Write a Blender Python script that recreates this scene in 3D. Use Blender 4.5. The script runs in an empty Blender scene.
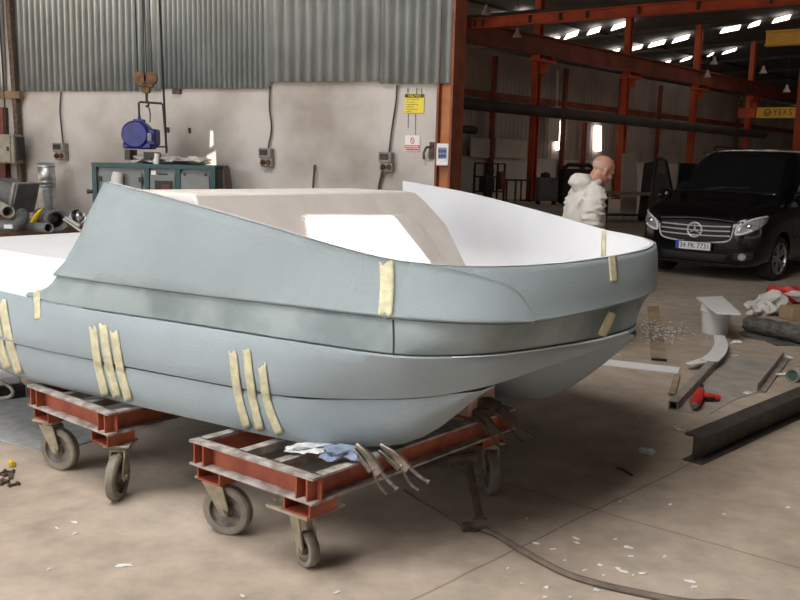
import bpy, bmesh, math, random
from mathutils import Vector as V, Matrix, Quaternion, noise
from mathutils.bvhtree import BVHTree
random.seed(7)
SC = bpy.context.scene
COL = SC.collection
PI = math.pi
# ------------------------------------------------------------------ camera
FPX, PITCH, ROLL, CAMH = 850.0, math.radians(9.15), math.radians(1.5), 1.6
CP = V((0, 0, CAMH))
FW = V((0, math.cos(PITCH), -math.sin(PITCH)))
D0 = V((0, -math.sin(PITCH), -math.cos(PITCH)))
R0 = V((1, 0, 0))
RT = math.cos(ROLL) * R0 - math.sin(ROLL) * D0
DN = math.sin(ROLL) * R0 + math.cos(ROLL) * D0
def ray(x, y):
    return FW + RT * ((x - 400) / FPX) + DN * ((y - 300) / FPX)
def atz(x, y, z=0.0):
    d = ray(x, y); return CP + d * ((z - CAMH) / d.z)
def aty(x, y, Y):
    d = ray(x, y); return CP + d * (Y / d.y)
def atplane(x, y, p0, n):
    d = ray(x, y); return CP + d * ((p0 - CP).dot(n) / d.dot(n))
cam = bpy.data.cameras.new('camera'); camo = bpy.data.objects.new('camera', cam); COL.objects.link(camo)
cam.sensor_width = 36; cam.lens = FPX / 800 * 36; cam.clip_end = 300
mw = Matrix.Identity(4)
for i in range(3):
    mw[i][0] = RT[i]; mw[i][1] = -DN[i]; mw[i][2] = -FW[i]; mw[i][3] = CP[i]
camo.matrix_world = mw
SC.camera = camo
# ------------------------------------------------------------------ materials
MATS = {}
def mat(name, col, rough=0.6, metal=0.0, var=0.12, scale=6.0, bump=0.0, bscale=60.0, col2=None, spec=0.5, coat=0.0, lo=0.35, hi=0.65, detail=5.0):
    m = bpy.data.materials.new(name); m.use_nodes = True
    nt = m.node_tree; b = nt.nodes['Principled BSDF']
    b.inputs['Roughness'].default_value = rough; b.inputs['Metallic'].default_value = metal
    b.inputs['Specular IOR Level'].default_value = spec
    b.inputs['Coat Weight'].default_value = coat; b.inputs['Coat Roughness'].default_value = 0.04
    tc = nt.nodes.new('ShaderNodeTexCoord')
    n = nt.nodes.new('ShaderNodeTexNoise'); n.inputs['Scale'].default_value = scale; n.inputs['Detail'].default_value = detail
    nt.links.new(tc.outputs['Object'], n.inputs['Vector'])
    r = nt.nodes.new('ShaderNodeValToRGB')
    if col2 is None:
        ca = [max(0, c * (1 - var)) for c in col]; cb = [min(1, c * (1 + var)) for c in col]
    else: ca, cb = col, col2
    r.color_ramp.elements[0].position = lo; r.color_ramp.elements[0].color = (*ca, 1)
    r.color_ramp.elements[1].position = hi; r.color_ramp.elements[1].color = (*cb, 1)
    nt.links.new(n.outputs['Fac'], r.inputs['Fac']); nt.links.new(r.outputs['Color'], b.inputs['Base Color'])
    if bump > 0:
        n2 = nt.nodes.new('ShaderNodeTexNoise'); n2.inputs['Scale'].default_value = bscale; n2.inputs['Detail'].default_value = 4
        bp = nt.nodes.new('ShaderNodeBump'); bp.inputs['Strength'].default_value = bump; bp.inputs['Distance'].default_value = 0.01
        nt.links.new(tc.outputs['Object'], n2.inputs['Vector']); nt.links.new(n2.outputs['Fac'], bp.inputs['Height'])
        nt.links.new(bp.outputs['Normal'], b.inputs['Normal'])
    MATS[name] = m
    return m
def emis(name, col, s):
    m = bpy.data.materials.new(name); m.use_nodes = True
    b = m.node_tree.nodes['Principled BSDF']
    b.inputs['Base Color'].default_value = (*col, 1)
    b.inputs['Emission Color'].default_value = (*col, 1); b.inputs['Emission Strength'].default_value = s
    MATS[name] = m; return m
M = MATS
mat('plug_upper', (.272, .322, .334), .62, var=.05, scale=3, bump=.4, bscale=150)
mat('plug_lower', (.315, .372, .402), .6, var=.05, scale=2.5, bump=.32, bscale=150)
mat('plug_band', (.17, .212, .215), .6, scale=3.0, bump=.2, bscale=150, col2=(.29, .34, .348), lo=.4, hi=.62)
mat('foam_white', (.80, .80, .80), .75, var=.04, scale=5, bump=.12, bscale=90)
mat('foam_cream', (.70, .645, .605), .85, var=.05, scale=7, bump=.3, bscale=120)
mat('deck_white', (.74, .745, .765), .5, var=.03, scale=3)
mat('tape', (.60, .56, .37), .7, var=.14, scale=30, bump=.2, bscale=120)
mat('red_steel', (.25, .05, .025), .55, var=.3, scale=9, bump=.1, bscale=60, col2=(.40, .098, .045))
mat('dark_red_steel', (.13, .032, .02), .6, var=.35, scale=9)
mat('dusty_steel', (.24, .205, .18), .8, scale=14, col2=(.46, .42, .39), lo=.4, hi=.6)
mat('rust_steel', (.055, .036, .026), .75, scale=20, col2=(.13, .09, .065))
mat('caster_fork', (.30, .25, .18), .6, metal=.3, scale=25, col2=(.44, .38, .28))
mat('caster_tyre', (.19, .16, .125), .85, scale=12, col2=(.29, .25, .20), bump=.15)
mat('caster_hub', (.09, .07, .055), .7, metal=.2, scale=20, col2=(.24, .205, .17))
mat('black_steel', (.035, .03, .028), .5, metal=.3, var=.4, scale=12)
mat('ibeam', (.045, .038, .033), .55, metal=.2, scale=9, col2=(.085, .07, .06))
mat('tool_steel', (.30, .26, .22), .38, metal=.85, var=.4, scale=30)
mat('plaster', (.36, .32, .285), .9, scale=.9, bump=.15, bscale=25, col2=(.58, .545, .515), lo=.36, hi=.58, detail=7)
mat('sheet_metal', (.52, .575, .58), .32, metal=.6, var=.13, scale=1.6)
mat('orange_steel', (.36, .115, .035), .6, var=.25, scale=4, col2=(.48, .19, .065))
mat('orange_dark', (.21, .055, .022), .6, var=.25, scale=6)
mat('hall_orange', (.50, .075, .022), .6, var=.2, scale=1.2)
mat('hall_red', (.22, .05, .025), .7, var=.3, scale=1.0)
mat('hall_dark', (.055, .04, .032), .8, var=.3, scale=1.0)
mat('roof_dark', (.06, .05, .042), .85, var=.3, scale=.8)
mat('hall_clad', (.40, .33, .285), .7, var=.15, scale=.6)
mat('hall_white', (.62, .56, .50), .85, var=.1, scale=.7)
mat('yellow', (.72, .50, .03), .5, var=.08, scale=8)
mat('sign_yellow', (.80, .62, .02), .5, var=.05, scale=20)
mat('crane_yellow', (.75, .42, .04), .5, var=.1, scale=2)
mat('white', (.80, .80, .80), .5, var=.03, scale=10)
mat('off_white', (.66, .64, .60), .6, var=.06, scale=10)
mat('red', (.62, .03, .025), .45, var=.1, scale=12)
mat('blue', (.005, .010, .17), .35, var=.4, scale=9)
mat('pale_blue', (.22, .27, .38), .8, var=.2, scale=14)
mat('black', (.012, .012, .013), .5, var=.3, scale=10)
mat('rubber', (.02, .02, .021), .85, var=.3, scale=20, bump=.2)
mat('teal', (.022, .075, .08), .5, var=.15, scale=9)
mat('machine_grey', (.19, .205, .205), .55, var=.1, scale=6)
mat('socket_grey', (.26, .24, .215), .6, var=.15, scale=14)
mat('box_beige', (.30, .27, .22), .6, var=.15, scale=10)
mat('galvanised', (.55, .57, .58), .42, metal=.9, var=.18, scale=9)
mat('grey_plastic', (.13, .135, .14), .5, var=.2, scale=8)
mat('pipe_beige', (.31, .29, .25), .6, var=.15, scale=8)
mat('cardboard', (.40, .28, .17), .85, var=.12, scale=8)
mat('bench_wood', (.20, .125, .075), .8, var=.3, scale=5)
mat('board_wood', (.30, .235, .165), .8, var=.25, scale=6)
mat('pink_foam', (.56, .36, .31), .8, var=.08, scale=9)
mat('brass_rust', (.04, .02, .012), .6, metal=.3, scale=14, col2=(.19, .09, .03))
mat('cloth', (.55, .53, .50), .9, var=.1, scale=9, bump=.3)
mat('clear_film', (.62, .64, .66), .3, var=.15, scale=20)
mat('floor_mat', (.33, .33, .32), .85, scale=14, col2=(.44, .44, .43), bump=.2, bscale=120)
mat('plate_steel', (.30, .27, .235), .75, scale=6, col2=(.40, .365, .32))
mat('tube_steel', (.28, .25, .215), .6, metal=.2, scale=8, col2=(.40, .36, .31))
mat('roll_black', (.07, .065, .06), .55, scale=18, col2=(.16, .15, .14), bump=.7, bscale=40)
mat('hose', (.12, .09, .07), .6, scale=10, col2=(.19, .145, .115))
mat('cable', (.05, .045, .045), .6, var=.2)
mat('green', (.06, .14, .09), .6, var=.2, scale=12)
mat('skin', (.47, .235, .165), .5, var=.12, scale=18, bump=.1, bscale=80)
mat('coverall', (.60, .57, .52), .9, var=.08, scale=12, bump=.5, bscale=22)
mat('shoe', (.04, .035, .03), .6)
mat('hair', (.46, .33, .27), .8, var=.2, scale=60)
mat('car_paint', (.004, .004, .005), .16, var=.1, scale=2, coat=.4, spec=.35)
mat('silver_trim', (.70, .70, .70), .35, metal=.35, var=.03)
mat('car_glass', (.008, .009, .010), .05, var=.1, coat=.3)
mat('car_trim', (.014, .014, .015), .6)
mat('chrome', (.80, .80, .81), .16, metal=1.0, var=.03)
mat('lamp_lens', (.30, .31, .33), .12, var=.3, scale=30, coat=1.0)
mat('lamp_bright', (.85, .86, .88), .25, var=.03)
mat('alloy', (.52, .51, .50), .3, metal=.8, var=.1)
mat('plate_white', (.78, .78, .78), .5, var=.02)
mat('plate_blue', (.02, .08, .45), .5, var=.05)
emis('daylight', (1.0, .97, .93), 5)
emis('daylight_dim', (1.0, .97, .93), 1.1)
# floor: stained concrete with two families of joints
def floor_material():
    m = mat('concrete', (.36, .28, .215), .74, scale=.55, bump=.1, bscale=14, col2=(.54, .455, .37), lo=.30, hi=.70, detail=8)
    nt = m.node_tree; b = nt.nodes['Principled BSDF']
    base = b.inputs['Base Color'].links[0].from_socket
    tc = nt.nodes.new('ShaderNodeTexCoord'); geo = nt.nodes.new('ShaderNodeNewGeometry')
    n2 = nt.nodes.new('ShaderNodeTexNoise'); n2.inputs['Scale'].default_value = 5; n2.inputs['Detail'].default_value = 9; n2.inputs['Roughness'].default_value = .65
    nt.links.new(geo.outputs['Position'], n2.inputs['Vector'])
    mr = nt.nodes.new('ShaderNodeMapRange'); mr.inputs['From Min'].default_value = .3; mr.inputs['From Max'].default_value = .7
    mr.inputs['To Min'].default_value = .74; mr.inputs['To Max'].default_value = 1.14
    nt.links.new(n2.outputs['Fac'], mr.inputs['Value'])
    mul = nt.nodes.new('ShaderNodeVectorMath'); mul.operation = 'SCALE'
    nt.links.new(base, mul.inputs[0]); nt.links.new(mr.outputs['Result'], mul.inputs['Scale'])
    out = mul.outputs['Vector']
    P = atz(596, 510); A = atz(800, 572) - atz(431, 465); B = atz(684, 462) - atz(415, 591)
    wob = nt.nodes.new('ShaderNodeTexNoise'); wob.inputs['Scale'].default_value = 2.5
    nt.links.new(geo.outputs['Position'], wob.inputs['Vector'])
    for d in (A, B):
        d = d.normalized(); nrm = V((-d.y, d.x, 0))
        dot = nt.nodes.new('ShaderNodeVectorMath'); dot.operation = 'DOT_PRODUCT'; dot.inputs[1].default_value = nrm
        nt.links.new(geo.outputs['Position'], dot.inputs[0])
        def mth(op, a, bb):
            k = nt.nodes.new('ShaderNodeMath'); k.operation = op
            for i, s in enumerate((a, bb)):
                if s is None: continue
                if isinstance(s, (int, float)): k.inputs[i].default_value = s
                else: nt.links.new(s, k.inputs[i])
            return k.outputs[0]
        w = mth('MULTIPLY', wob.outputs['Fac'], .03)
        s = mth('ADD', dot.outputs['Value'], -nrm.dot(P) - .015 + 3.2)
        s = mth('ADD', s, w)
        s = mth('FLOORED_MODULO', s, 6.4)
        s = mth('ABSOLUTE', mth('SUBTRACT', s, 3.2), None)
        s = mth('LESS_THAN', s, .0055)
        mx = nt.nodes.new('ShaderNodeMix'); mx.data_type = 'RGBA'
        f = mth('MULTIPLY', s, .45)
        nt.links.new(f, mx.inputs[0]); nt.links.new(out, mx.inputs[6]); mx.inputs[7].default_value = (.05, .037, .027, 1)
        out = mx.outputs[2]
    nt.links.new(out, b.inputs['Base Color'])
floor_material()
# ------------------------------------------------------------------ mesh helpers
WM = {}
I4 = Matrix.Identity(4)
def frame(o, ex, ez=V((0, 0, 1))):
    ex = V(ex).normalized(); ez = V(ez).normalized(); ey = ez.cross(ex).normalized(); ex = ey.cross(ez)
    m = Matrix.Identity(4)
    for i in range(3):
        m[i][0] = ex[i]; m[i][1] = ey[i]; m[i][2] = ez[i]; m[i][3] = o[i]
    return m
def spline(pts, n):
    """catmull-rom through pts, n samples evenly spaced by chord length"""
    P = [V(p) for p in pts]; k = len(P[0])
    L = [0]
    for i in range(1, len(P)): L.append(L[-1] + max(1e-6, (P[i] - P[i - 1]).length))
    out = []
    for j in range(n):
        t = L[-1] * j / (n - 1); i = 0
        while i < len(P) - 2 and t > L[i + 1]: i += 1
        u = (t - L[i]) / (L[i + 1] - L[i])
        p1, p2 = P[i], P[i + 1]
        d = L[i + 1] - L[i]
        m1 = (p2 - P[i - 1]) / (L[i + 1] - L[i - 1]) * d if i > 0 else (p2 - p1)
        m2 = (P[i + 2] - p1) / (L[i + 2] - L[i]) * d if i < len(P) - 2 else (p2 - p1)
        u2, u3 = u * u, u * u * u
        out.append(p1 * (2*u3 - 3*u2 + 1) + m1 * (u3 - 2*u2 + u) + p2 * (-2*u3 + 3*u2) + m2 * (u3 - u2))
    return out
class MB:
    def __init__(s, F=None):
        s.v = []; s.f = []; s.F = F.copy() if F else I4.copy()
    def add(s, vs, fs, Mx=None):
        k = len(s.v)
        T = s.F @ Mx if Mx else s.F
        s.v += [T @ V(p) for p in vs]
        s.f += [tuple(i + k for i in f) for f in fs]
        return s
    def box(s, c, d, rz=0.0, Mx=None, taper=1.0):
        hx, hy, hz = d[0]/2, d[1]/2, d[2]/2
        vs = [(x*hx*(taper if z > 0 else 1), y*hy*(taper if z > 0 else 1), z*hz) for z in (-1, 1) for y in (-1, 1) for x in (-1, 1)]
        fs = [(0,2,3,1), (4,5,7,6), (0,1,5,4), (2,6,7,3), (0,4,6,2), (1,3,7,5)]
        T = Matrix.Translation(V(c)) @ Matrix.Rotation(rz, 4, 'Z')
        if Mx: T = T @ Mx
        return s.add(vs, fs, T)
    def beam(s, p0, p1, w, h, up=V((0, 0, 1))):
        p0, p1 = V(p0), V(p1); d = p1 - p0
        x = d.normalized(); u = V(up); y = u.cross(x)
        if y.length < 1e-4: y = V((0, 1, 0)).cross(x)
        y.normalize(); z = x.cross(y)
        T = Matrix.Identity(4); c = (p0 + p1) / 2
        for i in range(3):
            T[i][0] = x[i]; T[i][1] = y[i]; T[i][2] = z[i]; T[i][3] = c[i]
        hx, hy, hz = d.length/2, w/2, h/2
        vs = [(a*hx, b*hy, e*hz) for e in (-1, 1) for b in (-1, 1) for a in (-1, 1)]
        return s.add(vs, [(0,2,3,1), (4,5,7,6), (0,1,5,4), (2,6,7,3), (0,4,6,2), (1,3,7,5)], T)
    def ring(s, rings, closed=True, cap0=True, cap1=True):
        n = len(rings[0]); vs = [p for r in rings for p in r]; fs = []
        for i in range(len(rings) - 1):
            for j in range(n if closed else n - 1):
                a = i*n + j; b = i*n + (j+1) % n
                fs.append((a, b, b + n, a + n))
        if cap0: fs.append(tuple(reversed(range(n))))
        if cap1: fs.append(tuple(range((len(rings)-1)*n, len(rings)*n)))
        return s.add(vs, fs)
    def tube(s, pts, r, seg=8, cap=True, flat=1.0):
        pts = [V(p) for p in pts]; n = len(pts)
        rr = r if isinstance(r, (list, tuple)) else [r]*n
        t0 = (pts[1] - pts[0]).normalized()
        nrm = t0.cross(V((0, 0, 1)))
        if nrm.length < .01: nrm = t0.cross(V((0, 1, 0)))
        nrm.normalize(); rings = []
        for i in range(n):
            t = (pts[min(i+1, n-1)] - pts[max(i-1, 0)]).normalized()
            nrm = (nrm - t * nrm.dot(t)).normalized(); bi = t.cross(nrm)
            rings.append([pts[i] + nrm*math.cos(2*PI*j/seg)*rr[i] + bi*math.sin(2*PI*j/seg)*rr[i]*flat for j in range(seg)])
        return s.ring(rings, True, cap, cap)
    def cyl(s, p0, p1, r, r1=None, seg=20):
        return s.tube([p0, p1], [r, r if r1 is None else r1], seg)
    def lathe(s, prof, o, axis, seg=28, cap=False):
        o = V(o); a = V(axis).normalized()
        x = a.cross(V((0, 0, 1)))
        if x.length < .01: x = V((1, 0, 0))
        x.normalize(); y = a.cross(x)
        rings = [[o + a*h + (x*math.cos(2*PI*j/seg) + y*math.sin(2*PI*j/seg))*r for j in range(seg)] for r, h in prof]
        return s.ring(rings, True, cap, cap)
    def prism(s, poly, z0, z1, Mx=None):
        n = len(poly); vs = [(p[0], p[1], z0) for p in poly] + [(p[0], p[1], z1) for p in poly]
        fs = [tuple(reversed(range(n))), tuple(range(n, 2*n))] + [(i, (i+1) % n, (i+1) % n + n, i + n) for i in range(n)]
        return s.add(vs, fs, Mx)
    def grid(s, rows, flip=False):
        n = len(rows[0]); vs = [p for r in rows for p in r]; fs = []
        for i in range(len(rows)-1):
            for j in range(n-1):
                q = (i*n+j, i*n+j+1, (i+1)*n+j+1, (i+1)*n+j)
                fs.append(tuple(reversed(q)) if flip else q)
        return s.add(vs, fs)
    def ball(s, c, d, seed=0, jit=0.0, sub=2, Mx=None):
        bm = bmesh.new(); bmesh.ops.create_icosphere(bm, subdivisions=sub, radius=1.0)
        vs = []
        for v in bm.verts:
            k = 1 + jit * noise.noise(v.co * 1.7 + V((seed*3.1, seed*1.7, seed*.7)))
            vs.append((v.co.x*d[0]/2*k, v.co.y*d[1]/2*k, v.co.z*d[2]/2*k))
        fs = [tuple(v.index for v in f.verts) for f in bm.faces]; bm.free()
        T = Matrix.Translation(V(c))
        if Mx: T = T @ Mx
        return s.add(vs, fs, T)
    def build(s, name, m, parent=None, bevel=0, sharp=35, recalc=True, solid=0, sub=0, segs=2):
        me = bpy.data.meshes.new(name)
        vs = s.v
        if parent is not None:
            W = WM[parent.name]
        else:
            xs = [p.x for p in vs]; ys = [p.y for p in vs]; zs = [p.z for p in vs]
            W = Matrix.Translation(V(((min(xs)+max(xs))/2, (min(ys)+max(ys))/2, min(zs))))
        Wi = W.inverted()
        me.from_pydata([Wi @ p for p in vs], [], s.f)
        if recalc:
            bm = bmesh.new(); bm.from_mesh(me); bmesh.ops.recalc_face_normals(bm, faces=bm.faces); bm.to_mesh(me); bm.free()
        me.polygons.foreach_set('use_smooth', [True]*len(me.polygons))
        me.set_sharp_from_angle(angle=math.radians(sharp))
        me.materials.append(M[m]); me.update()
        o = bpy.data.objects.new(name, me); COL.objects.link(o)
        if parent is not None: o.parent = parent
        else: o.location = W.to_translation()
        WM[o.name] = W
        if sub:
            md = o.modifiers.new('sub', 'SUBSURF'); md.levels = sub; md.render_levels = sub
        if solid:
            md = o.modifiers.new('sol', 'SOLIDIFY'); md.thickness = solid; md.offset = -1
        if bevel:
            md = o.modifiers.new('bev', 'BEVEL'); md.width = bevel; md.segments = segs; md.limit_method = 'ANGLE'; md.angle_limit = math.radians(40)
        return o
def tag(o, label, cat, group=None, kind=None):
    o['label'] = label; o['category'] = cat
    if group: o['group'] = group
    if kind: o['kind'] = kind
    return o
def thing(name, label, cat, F, group=None):
    o = bpy.data.objects.new(name, None); COL.objects.link(o)
    if not isinstance(F, Matrix): F = Matrix.Translation(V(F))
    o.matrix_world = F; WM[o.name] = F.copy(); o.empty_display_size = .1
    return tag(o, label, cat, group)
def struct(name, mb, m, parent=None, **k):
    o = mb.build(name, m, parent, **k); o['kind'] = 'structure'; return o
def text_on(body, size, F, name, m, parent, width=None, depth=.0006, spacing=1.0):
    """lettering as a mesh lying in the xy-plane of frame F (x right, y up), centred"""
    c = bpy.data.curves.new('t', 'FONT'); c.body = body; c.size = size; c.align_x = 'CENTER'; c.align_y = 'CENTER'; c.extrude = depth
    c.space_character = spacing
    o = bpy.data.objects.new('t', c); COL.objects.link(o)
    bpy.context.view_layer.update()
    me = bpy.data.meshes.new_from_object(o.evaluated_get(bpy.context.evaluated_depsgraph_get()))
    bpy.data.objects.remove(o); bpy.data.curves.remove(c)
    vs = [v.co.copy() for v in me.vertices]; fs = [tuple(p.vertices) for p in me.polygons]
    bpy.data.meshes.remove(me)
    xs = [v.x for v in vs]
    sx = width / (max(xs) - min(xs)) if width else 1
    mb = MB(F); mb.add([(v.x*sx, v.y, v.z) for v in vs], fs)
    return mb.build(name, m, parent, recalc=False)
# ================================================================== SETTING
SUN = V((.40, .47, -.79)).normalized()
WY1, WY0 = 10.5, 12.5
W1 = aty(437, 160, WY1); W1.z = 0
W0 = aty(0, 160, WY0); W0.z = 0
WF = frame(W1, W1 - W0)                      # x along the wall to the right, y away from us, z up
WN = WF.to_3x3() @ V((0, -1, 0)); WFi = WF.inverted()
def wp(x, y, off=0.0):
    """a point of the wall (off = distance in front of it), in the wall's own axes"""
    return WFi @ atplane(x, y, W1 + WN * off, WN)
def wscale(x): return wp(x + 1, 150).x - wp(x, 150).x
mb = MB(); mb.add([(-60, -30, 0), (70, -30, 0), (70, 110, 0), (-60, 110, 0)], [(0, 1, 2, 3)])
struct('floor', mb, 'concrete')
UL = -9.0
mb = MB(WF); mb.box((UL/2, .15, 5), (-UL, .3, 10)); wall = struct('wall_left', mb, 'plaster')
def sheet(u0, u1, zb, z1, off, period, amp, nm='cladding_sheet'):
    m = MB(WF); n = int((u1 - u0) / period); rows = [[], []]
    for i in range(n):
        a = u0 + i * period
        for du, dy in ((0, 0), (.42, 0), (.55, -amp), (.87, -amp)):
            rows[0].append((a + du*period, -off + dy, zb)); rows[1].append((a + du*period, -off + dy, z1))
    rows[0].append((u1, -off, zb)); rows[1].append((u1, -off, z1))
    m.grid(rows); return struct(nm, m, 'sheet_metal', wall, recalc=False, solid=.004)
zb = wp(100, 91.5).z
uA, uB, uC, uD, uE = wp(20, 90).x, wp(161, 88).x, wp(272, 84).x, wp(383, 80).x, wp(456, 82).x
sheet(UL, wp(8, 90).x, zb, 8, .03, .10, .03)
sheet(uA, uB, zb, 8, .03, .098, .03)
sheet(uB - .03, uC, wp(200, 89).z, 8, .042, .074, .026)
sheet(uC - .02, uD, wp(330, 82).z, 8, .05, .148, .036)
sheet(uD - .02, uE, wp(420, 84).z, 8, .066, .128, .036)
# roof with the openings the sun comes through
def up(P): return P - SUN * ((10 - P.z) / -SUN.z) * -1 if False else P - SUN * ((P.z - 10) / SUN.z)
slit1 = [WF @ wp(x, y) for x, y in ((209.6, 147.5), (213.6, 147.5), (213.2, 131), (210.4, 131))]
slit2 = [WF @ wp(x, y) for x, y in ((205.5, 167), (216.5, 169), (215.6, 151), (207.5, 150))]
SEAT_PATCH = None
def roof_strip(mb, y0, y1, hole, x0=-13.0, x1=60.0):
    if hole is None:
        mb.add([(x0, y0, 10), (x1, y0, 10), (x1, y1, 10), (x0, y1, 10)], [(0, 1, 2, 3)]); return
    c = sum(hole, V()) / len(hole)
    h = sorted(hole, key=lambda p: math.atan2(p.y - c.y, p.x - c.x))
    o = [V((x0, y0, 10)), V((x1, y0, 10)), V((x1, y1, 10)), V((x0, y1, 10))]
    # rotate so that h[0] is the lower-left corner
    k = min(range(4), key=lambda i: (h[i] - c).normalized().dot(V((1, 1, 0))))
    h = h[k:] + h[:k]
    mb.add(o + h, [(i, (i+1) % 4, 4 + (i+1) % 4, 4 + i) for i in range(4)])
# ------------------------------------------------------------------ far hall
HO = aty(532, 167, 40.0); HO.z = 0
H3 = aty(743, 172, 57.3); H3.z = 0
HF = frame(HO, H3 - HO); HFi = HF.inverted(); BAY = (H3 - HO).length / 3
HN = HF.to_3x3() @ V((0, -1, 0))
def hp(x, y, off=0.0): return HFi @ atplane(x, y, HO + HN * off, HN)
mb = MB(HF); mb.box((30, 2.2, 1.0), (110, .3, 2.0)); struct('wall_far', mb, 'hall_white')
mb = MB(HF); n = 300; rows = [[], []]
for i in range(n + 1):
    for k, (du, dy) in enumerate(((0, 0), (.5, 0), (.5, .04), (1, .04))):
        u = -10 + (i + du) * .33
        rows[0].append((u, 2.3 + dy*.4, 2.0)); rows[1].append((u, 2.3 + dy*.4, 6.9))
mb.grid(rows); fc = struct('trim_1', mb, 'hall_clad', recalc=False)
mb = MB(HF); mb.box((40, 46, 5), (160, .3, 10)); struct('wall_back', mb, 'hall_dark')
mb = MB(); mb.box((60.2, 45, 5), (.3, 130, 10)); struct('wall_right', mb, 'hall_clad')
WIN = 0
def window(pts, m='daylight', frm=None, depth=.05, nm=None):
    global WIN; WIN += 1
    c = sum(pts, V())/len(pts)
    e = (pts[1]-pts[0]).normalized(); f = (pts[3]-pts[0]); n = e.cross(f).normalized()
    k = MB(); q = [p for p in pts]
    k.ring([[p + n*depth*.5 for p in q], [p - n*depth*.5 for p in q]])
    return struct('window_%d' % WIN, k, m)
def wallwin(x0, y0, x1, y1, m='daylight', off=-2.15):
    window([HF @ hp(x0, y1, off), HF @ hp(x1, y1, off), HF @ hp(x1 + .3*(x1-x0)*0, y0, off), HF @ hp(x0, y0, off)], m)
wallwin(559.4, 121, 563, 141); wallwin(556, 141, 559.6, 150); wallwin(595.5, 126, 601, 151)
# skylights in the hall roof
sky = [(489,19,497,18,1.2),(499,18,510,16.5,1.6),(516,15,528,13,2.2),
       (526,44,537,43,1.4),(547,41,560,38.8,2.2),(564,37,579,32.6,2.4),(587,32.5,601,29.2,2.3),(611,28,631,22.5,2.4),
       (604,54,620,50.5,1.7),(626,50,643,46.5,1.6),(648,45.5,666,41.7,1.9),(672,41,690,36.6,2.0),(720,31,741,27.2,2.1),(748,25.6,761,22.6,2.0),(772,21,791,17,2.0),
       (660,64,671,61.6,1.2),(680,60.5,692,57.6,1.2),(707,55.5,714,53.8,1.1),(722,53,737,49.4,1.2),(589,57.5,596,56,.9)]
for x0, y0, x1, y1, h in sky:
    window([atz(x, y, 9.80) for x, y in ((x0, y0+h), (x1-2, y1+h), (x1, y1-h), (x0+3, y0-h))], 'daylight', depth=.06)
# rafters under the roof
TR = 0
for k in range(-1, 9):
    TR += 1
    mb = MB(HF); mb.beam((k*BAY, -34, 9.90), (k*BAY, 44, 9.90), .3, .18); struct('trim_%d' % (TR+1), mb, 'hall_dark')
for k in range(8):
    TR += 1
    mb = MB(HF); mb.beam((-8, 6 + k*4.6, 9.93), (80, 6 + k*4.6, 9.93), .16, .12); struct('trim_%d' % (TR+1), mb, 'hall_dark')
# columns of the hall
names = ['first orange steel column right of the wall end, behind the pale plaster wall', 'orange steel column above the man in white coveralls',
         'orange steel column left of the black van roof, third from the wall end', 'fourth orange steel column, just left of the lettered orange yellow girder']
for k in range(4):
    F = HF @ Matrix.Translation((k*BAY, 0, 0))
    t = thing('steel_column', names[k], 'column', F, 'orange columns along the far hall')
    m = MB(F); m.box((-.14, 0, 5), (.05, .32, 10)); m.box((.14, 0, 5), (.05, .32, 10)); m.box((0, 0, 5), (.24, .06, 10)); m.build('column_shaft', 'hall_orange', t)
    m = MB(F); m.box((0, -.32, 6.30), (1.5, .5, .10)); m.box((0, -.32, 6.02), (.10, .44, .46)); m.box((-.6, -.32, 6.46), (.08, .4, .22)); m.box((.6, -.32, 6.46), (.08, .4, .22)); m.build('bracket', 'hall_orange', t)
    m = MB(F); m.box((0, 0, .03), (.6, .6, .06)); m.build('base_plate', 'hall_dark', t)
pr = aty(797, 173, 30.0); pr.z = 0
F = frame(pr, H3 - HO); t = thing('steel_column', 'nearest red column at the right edge of the photo behind the van', 'column', F, 'orange columns along the far hall')
m = MB(F); m.box((-.17, 0, 3.1), (.05, .36, 6.2)); m.box((.17, 0, 3.1), (.05, .36, 6.2)); m.box((0, 0, 3.1), (.30, .06, 6.2)); m.build('column_shaft', 'hall_orange', t)
m = MB(F); m.box((0, 0, .03), (.6, .6, .06)); m.build('base_plate', 'hall_dark', t)
m = MB(HF)
for z in (6.57, 7.35): m.box((28, -.35, z), (76, .42, .07))
m.box((28, -.35, 6.95), (76, .07, .75)); tag(m.build('crane_runway_beam', 'hall_red'), 'long dark red crane runway beam carried on the brackets of the orange columns', 'beam')
m = MB(HF); m.tube([(-9 + i*2, -.75, 4.05) for i in range(18)], .24, 12)
tag(m.build('duct_pipe', 'hall_dark'), 'thick dark grey pipe running level across the fronts of the orange columns', 'pipe')
m = MB(HF); m.tube([(-9, -.75, 3.05), (-5.2, -.75, 3.02)], .17, 12)
tag(m.build('duct_pipe', 'hall_dark'), 'short dark pipe just right of the wall end, below the long level pipe', 'pipe')
for z, l in ((4.85, 'upper dark red wall rail crossing behind the orange columns'),):
    m = MB(HF); m.box((28, 1.95, z), (76, .12, .28)); tag(m.build('wall_rail', 'hall_red'), l, 'rail')
for k, x in enumerate((490, 560.5, 582, 616, 655, 734)):
    p = hp(x, 160, -1.9); m = MB(HF); h = 6.6 if k not in (2,) else 4.0
    m.box((p.x, 1.85, h/2), (.20, .2, h)); tag(m.build('wall_post', 'hall_red'), ['dark red wall post nearest the wall end, behind the machine rack', 'dark red wall post left of the narrow bright windows', 'short dark red wall post between the two bright slit windows', 'dark red wall post left of the second orange column', 'dark red wall post right of the second orange column', 'dark red wall post between the last two orange columns'][k], 'post', 'wall posts of the far hall')
for x, y0, y1, l in ((555.0, 70, 108, 'thin pale drainpipe right of the first orange column'), (736, 96, 150, 'thin pale drainpipe left of the last orange column')):
    a, b = hp(x, y1, -2.0), hp(x - .0, y0, -2.0); m = MB(HF); m.cyl((a.x, 1.95, a.z), (a.x, 1.95, b.z), .07, seg=8); tag(m.build('drainpipe', 'hall_white'), l, 'pipe')
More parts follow.
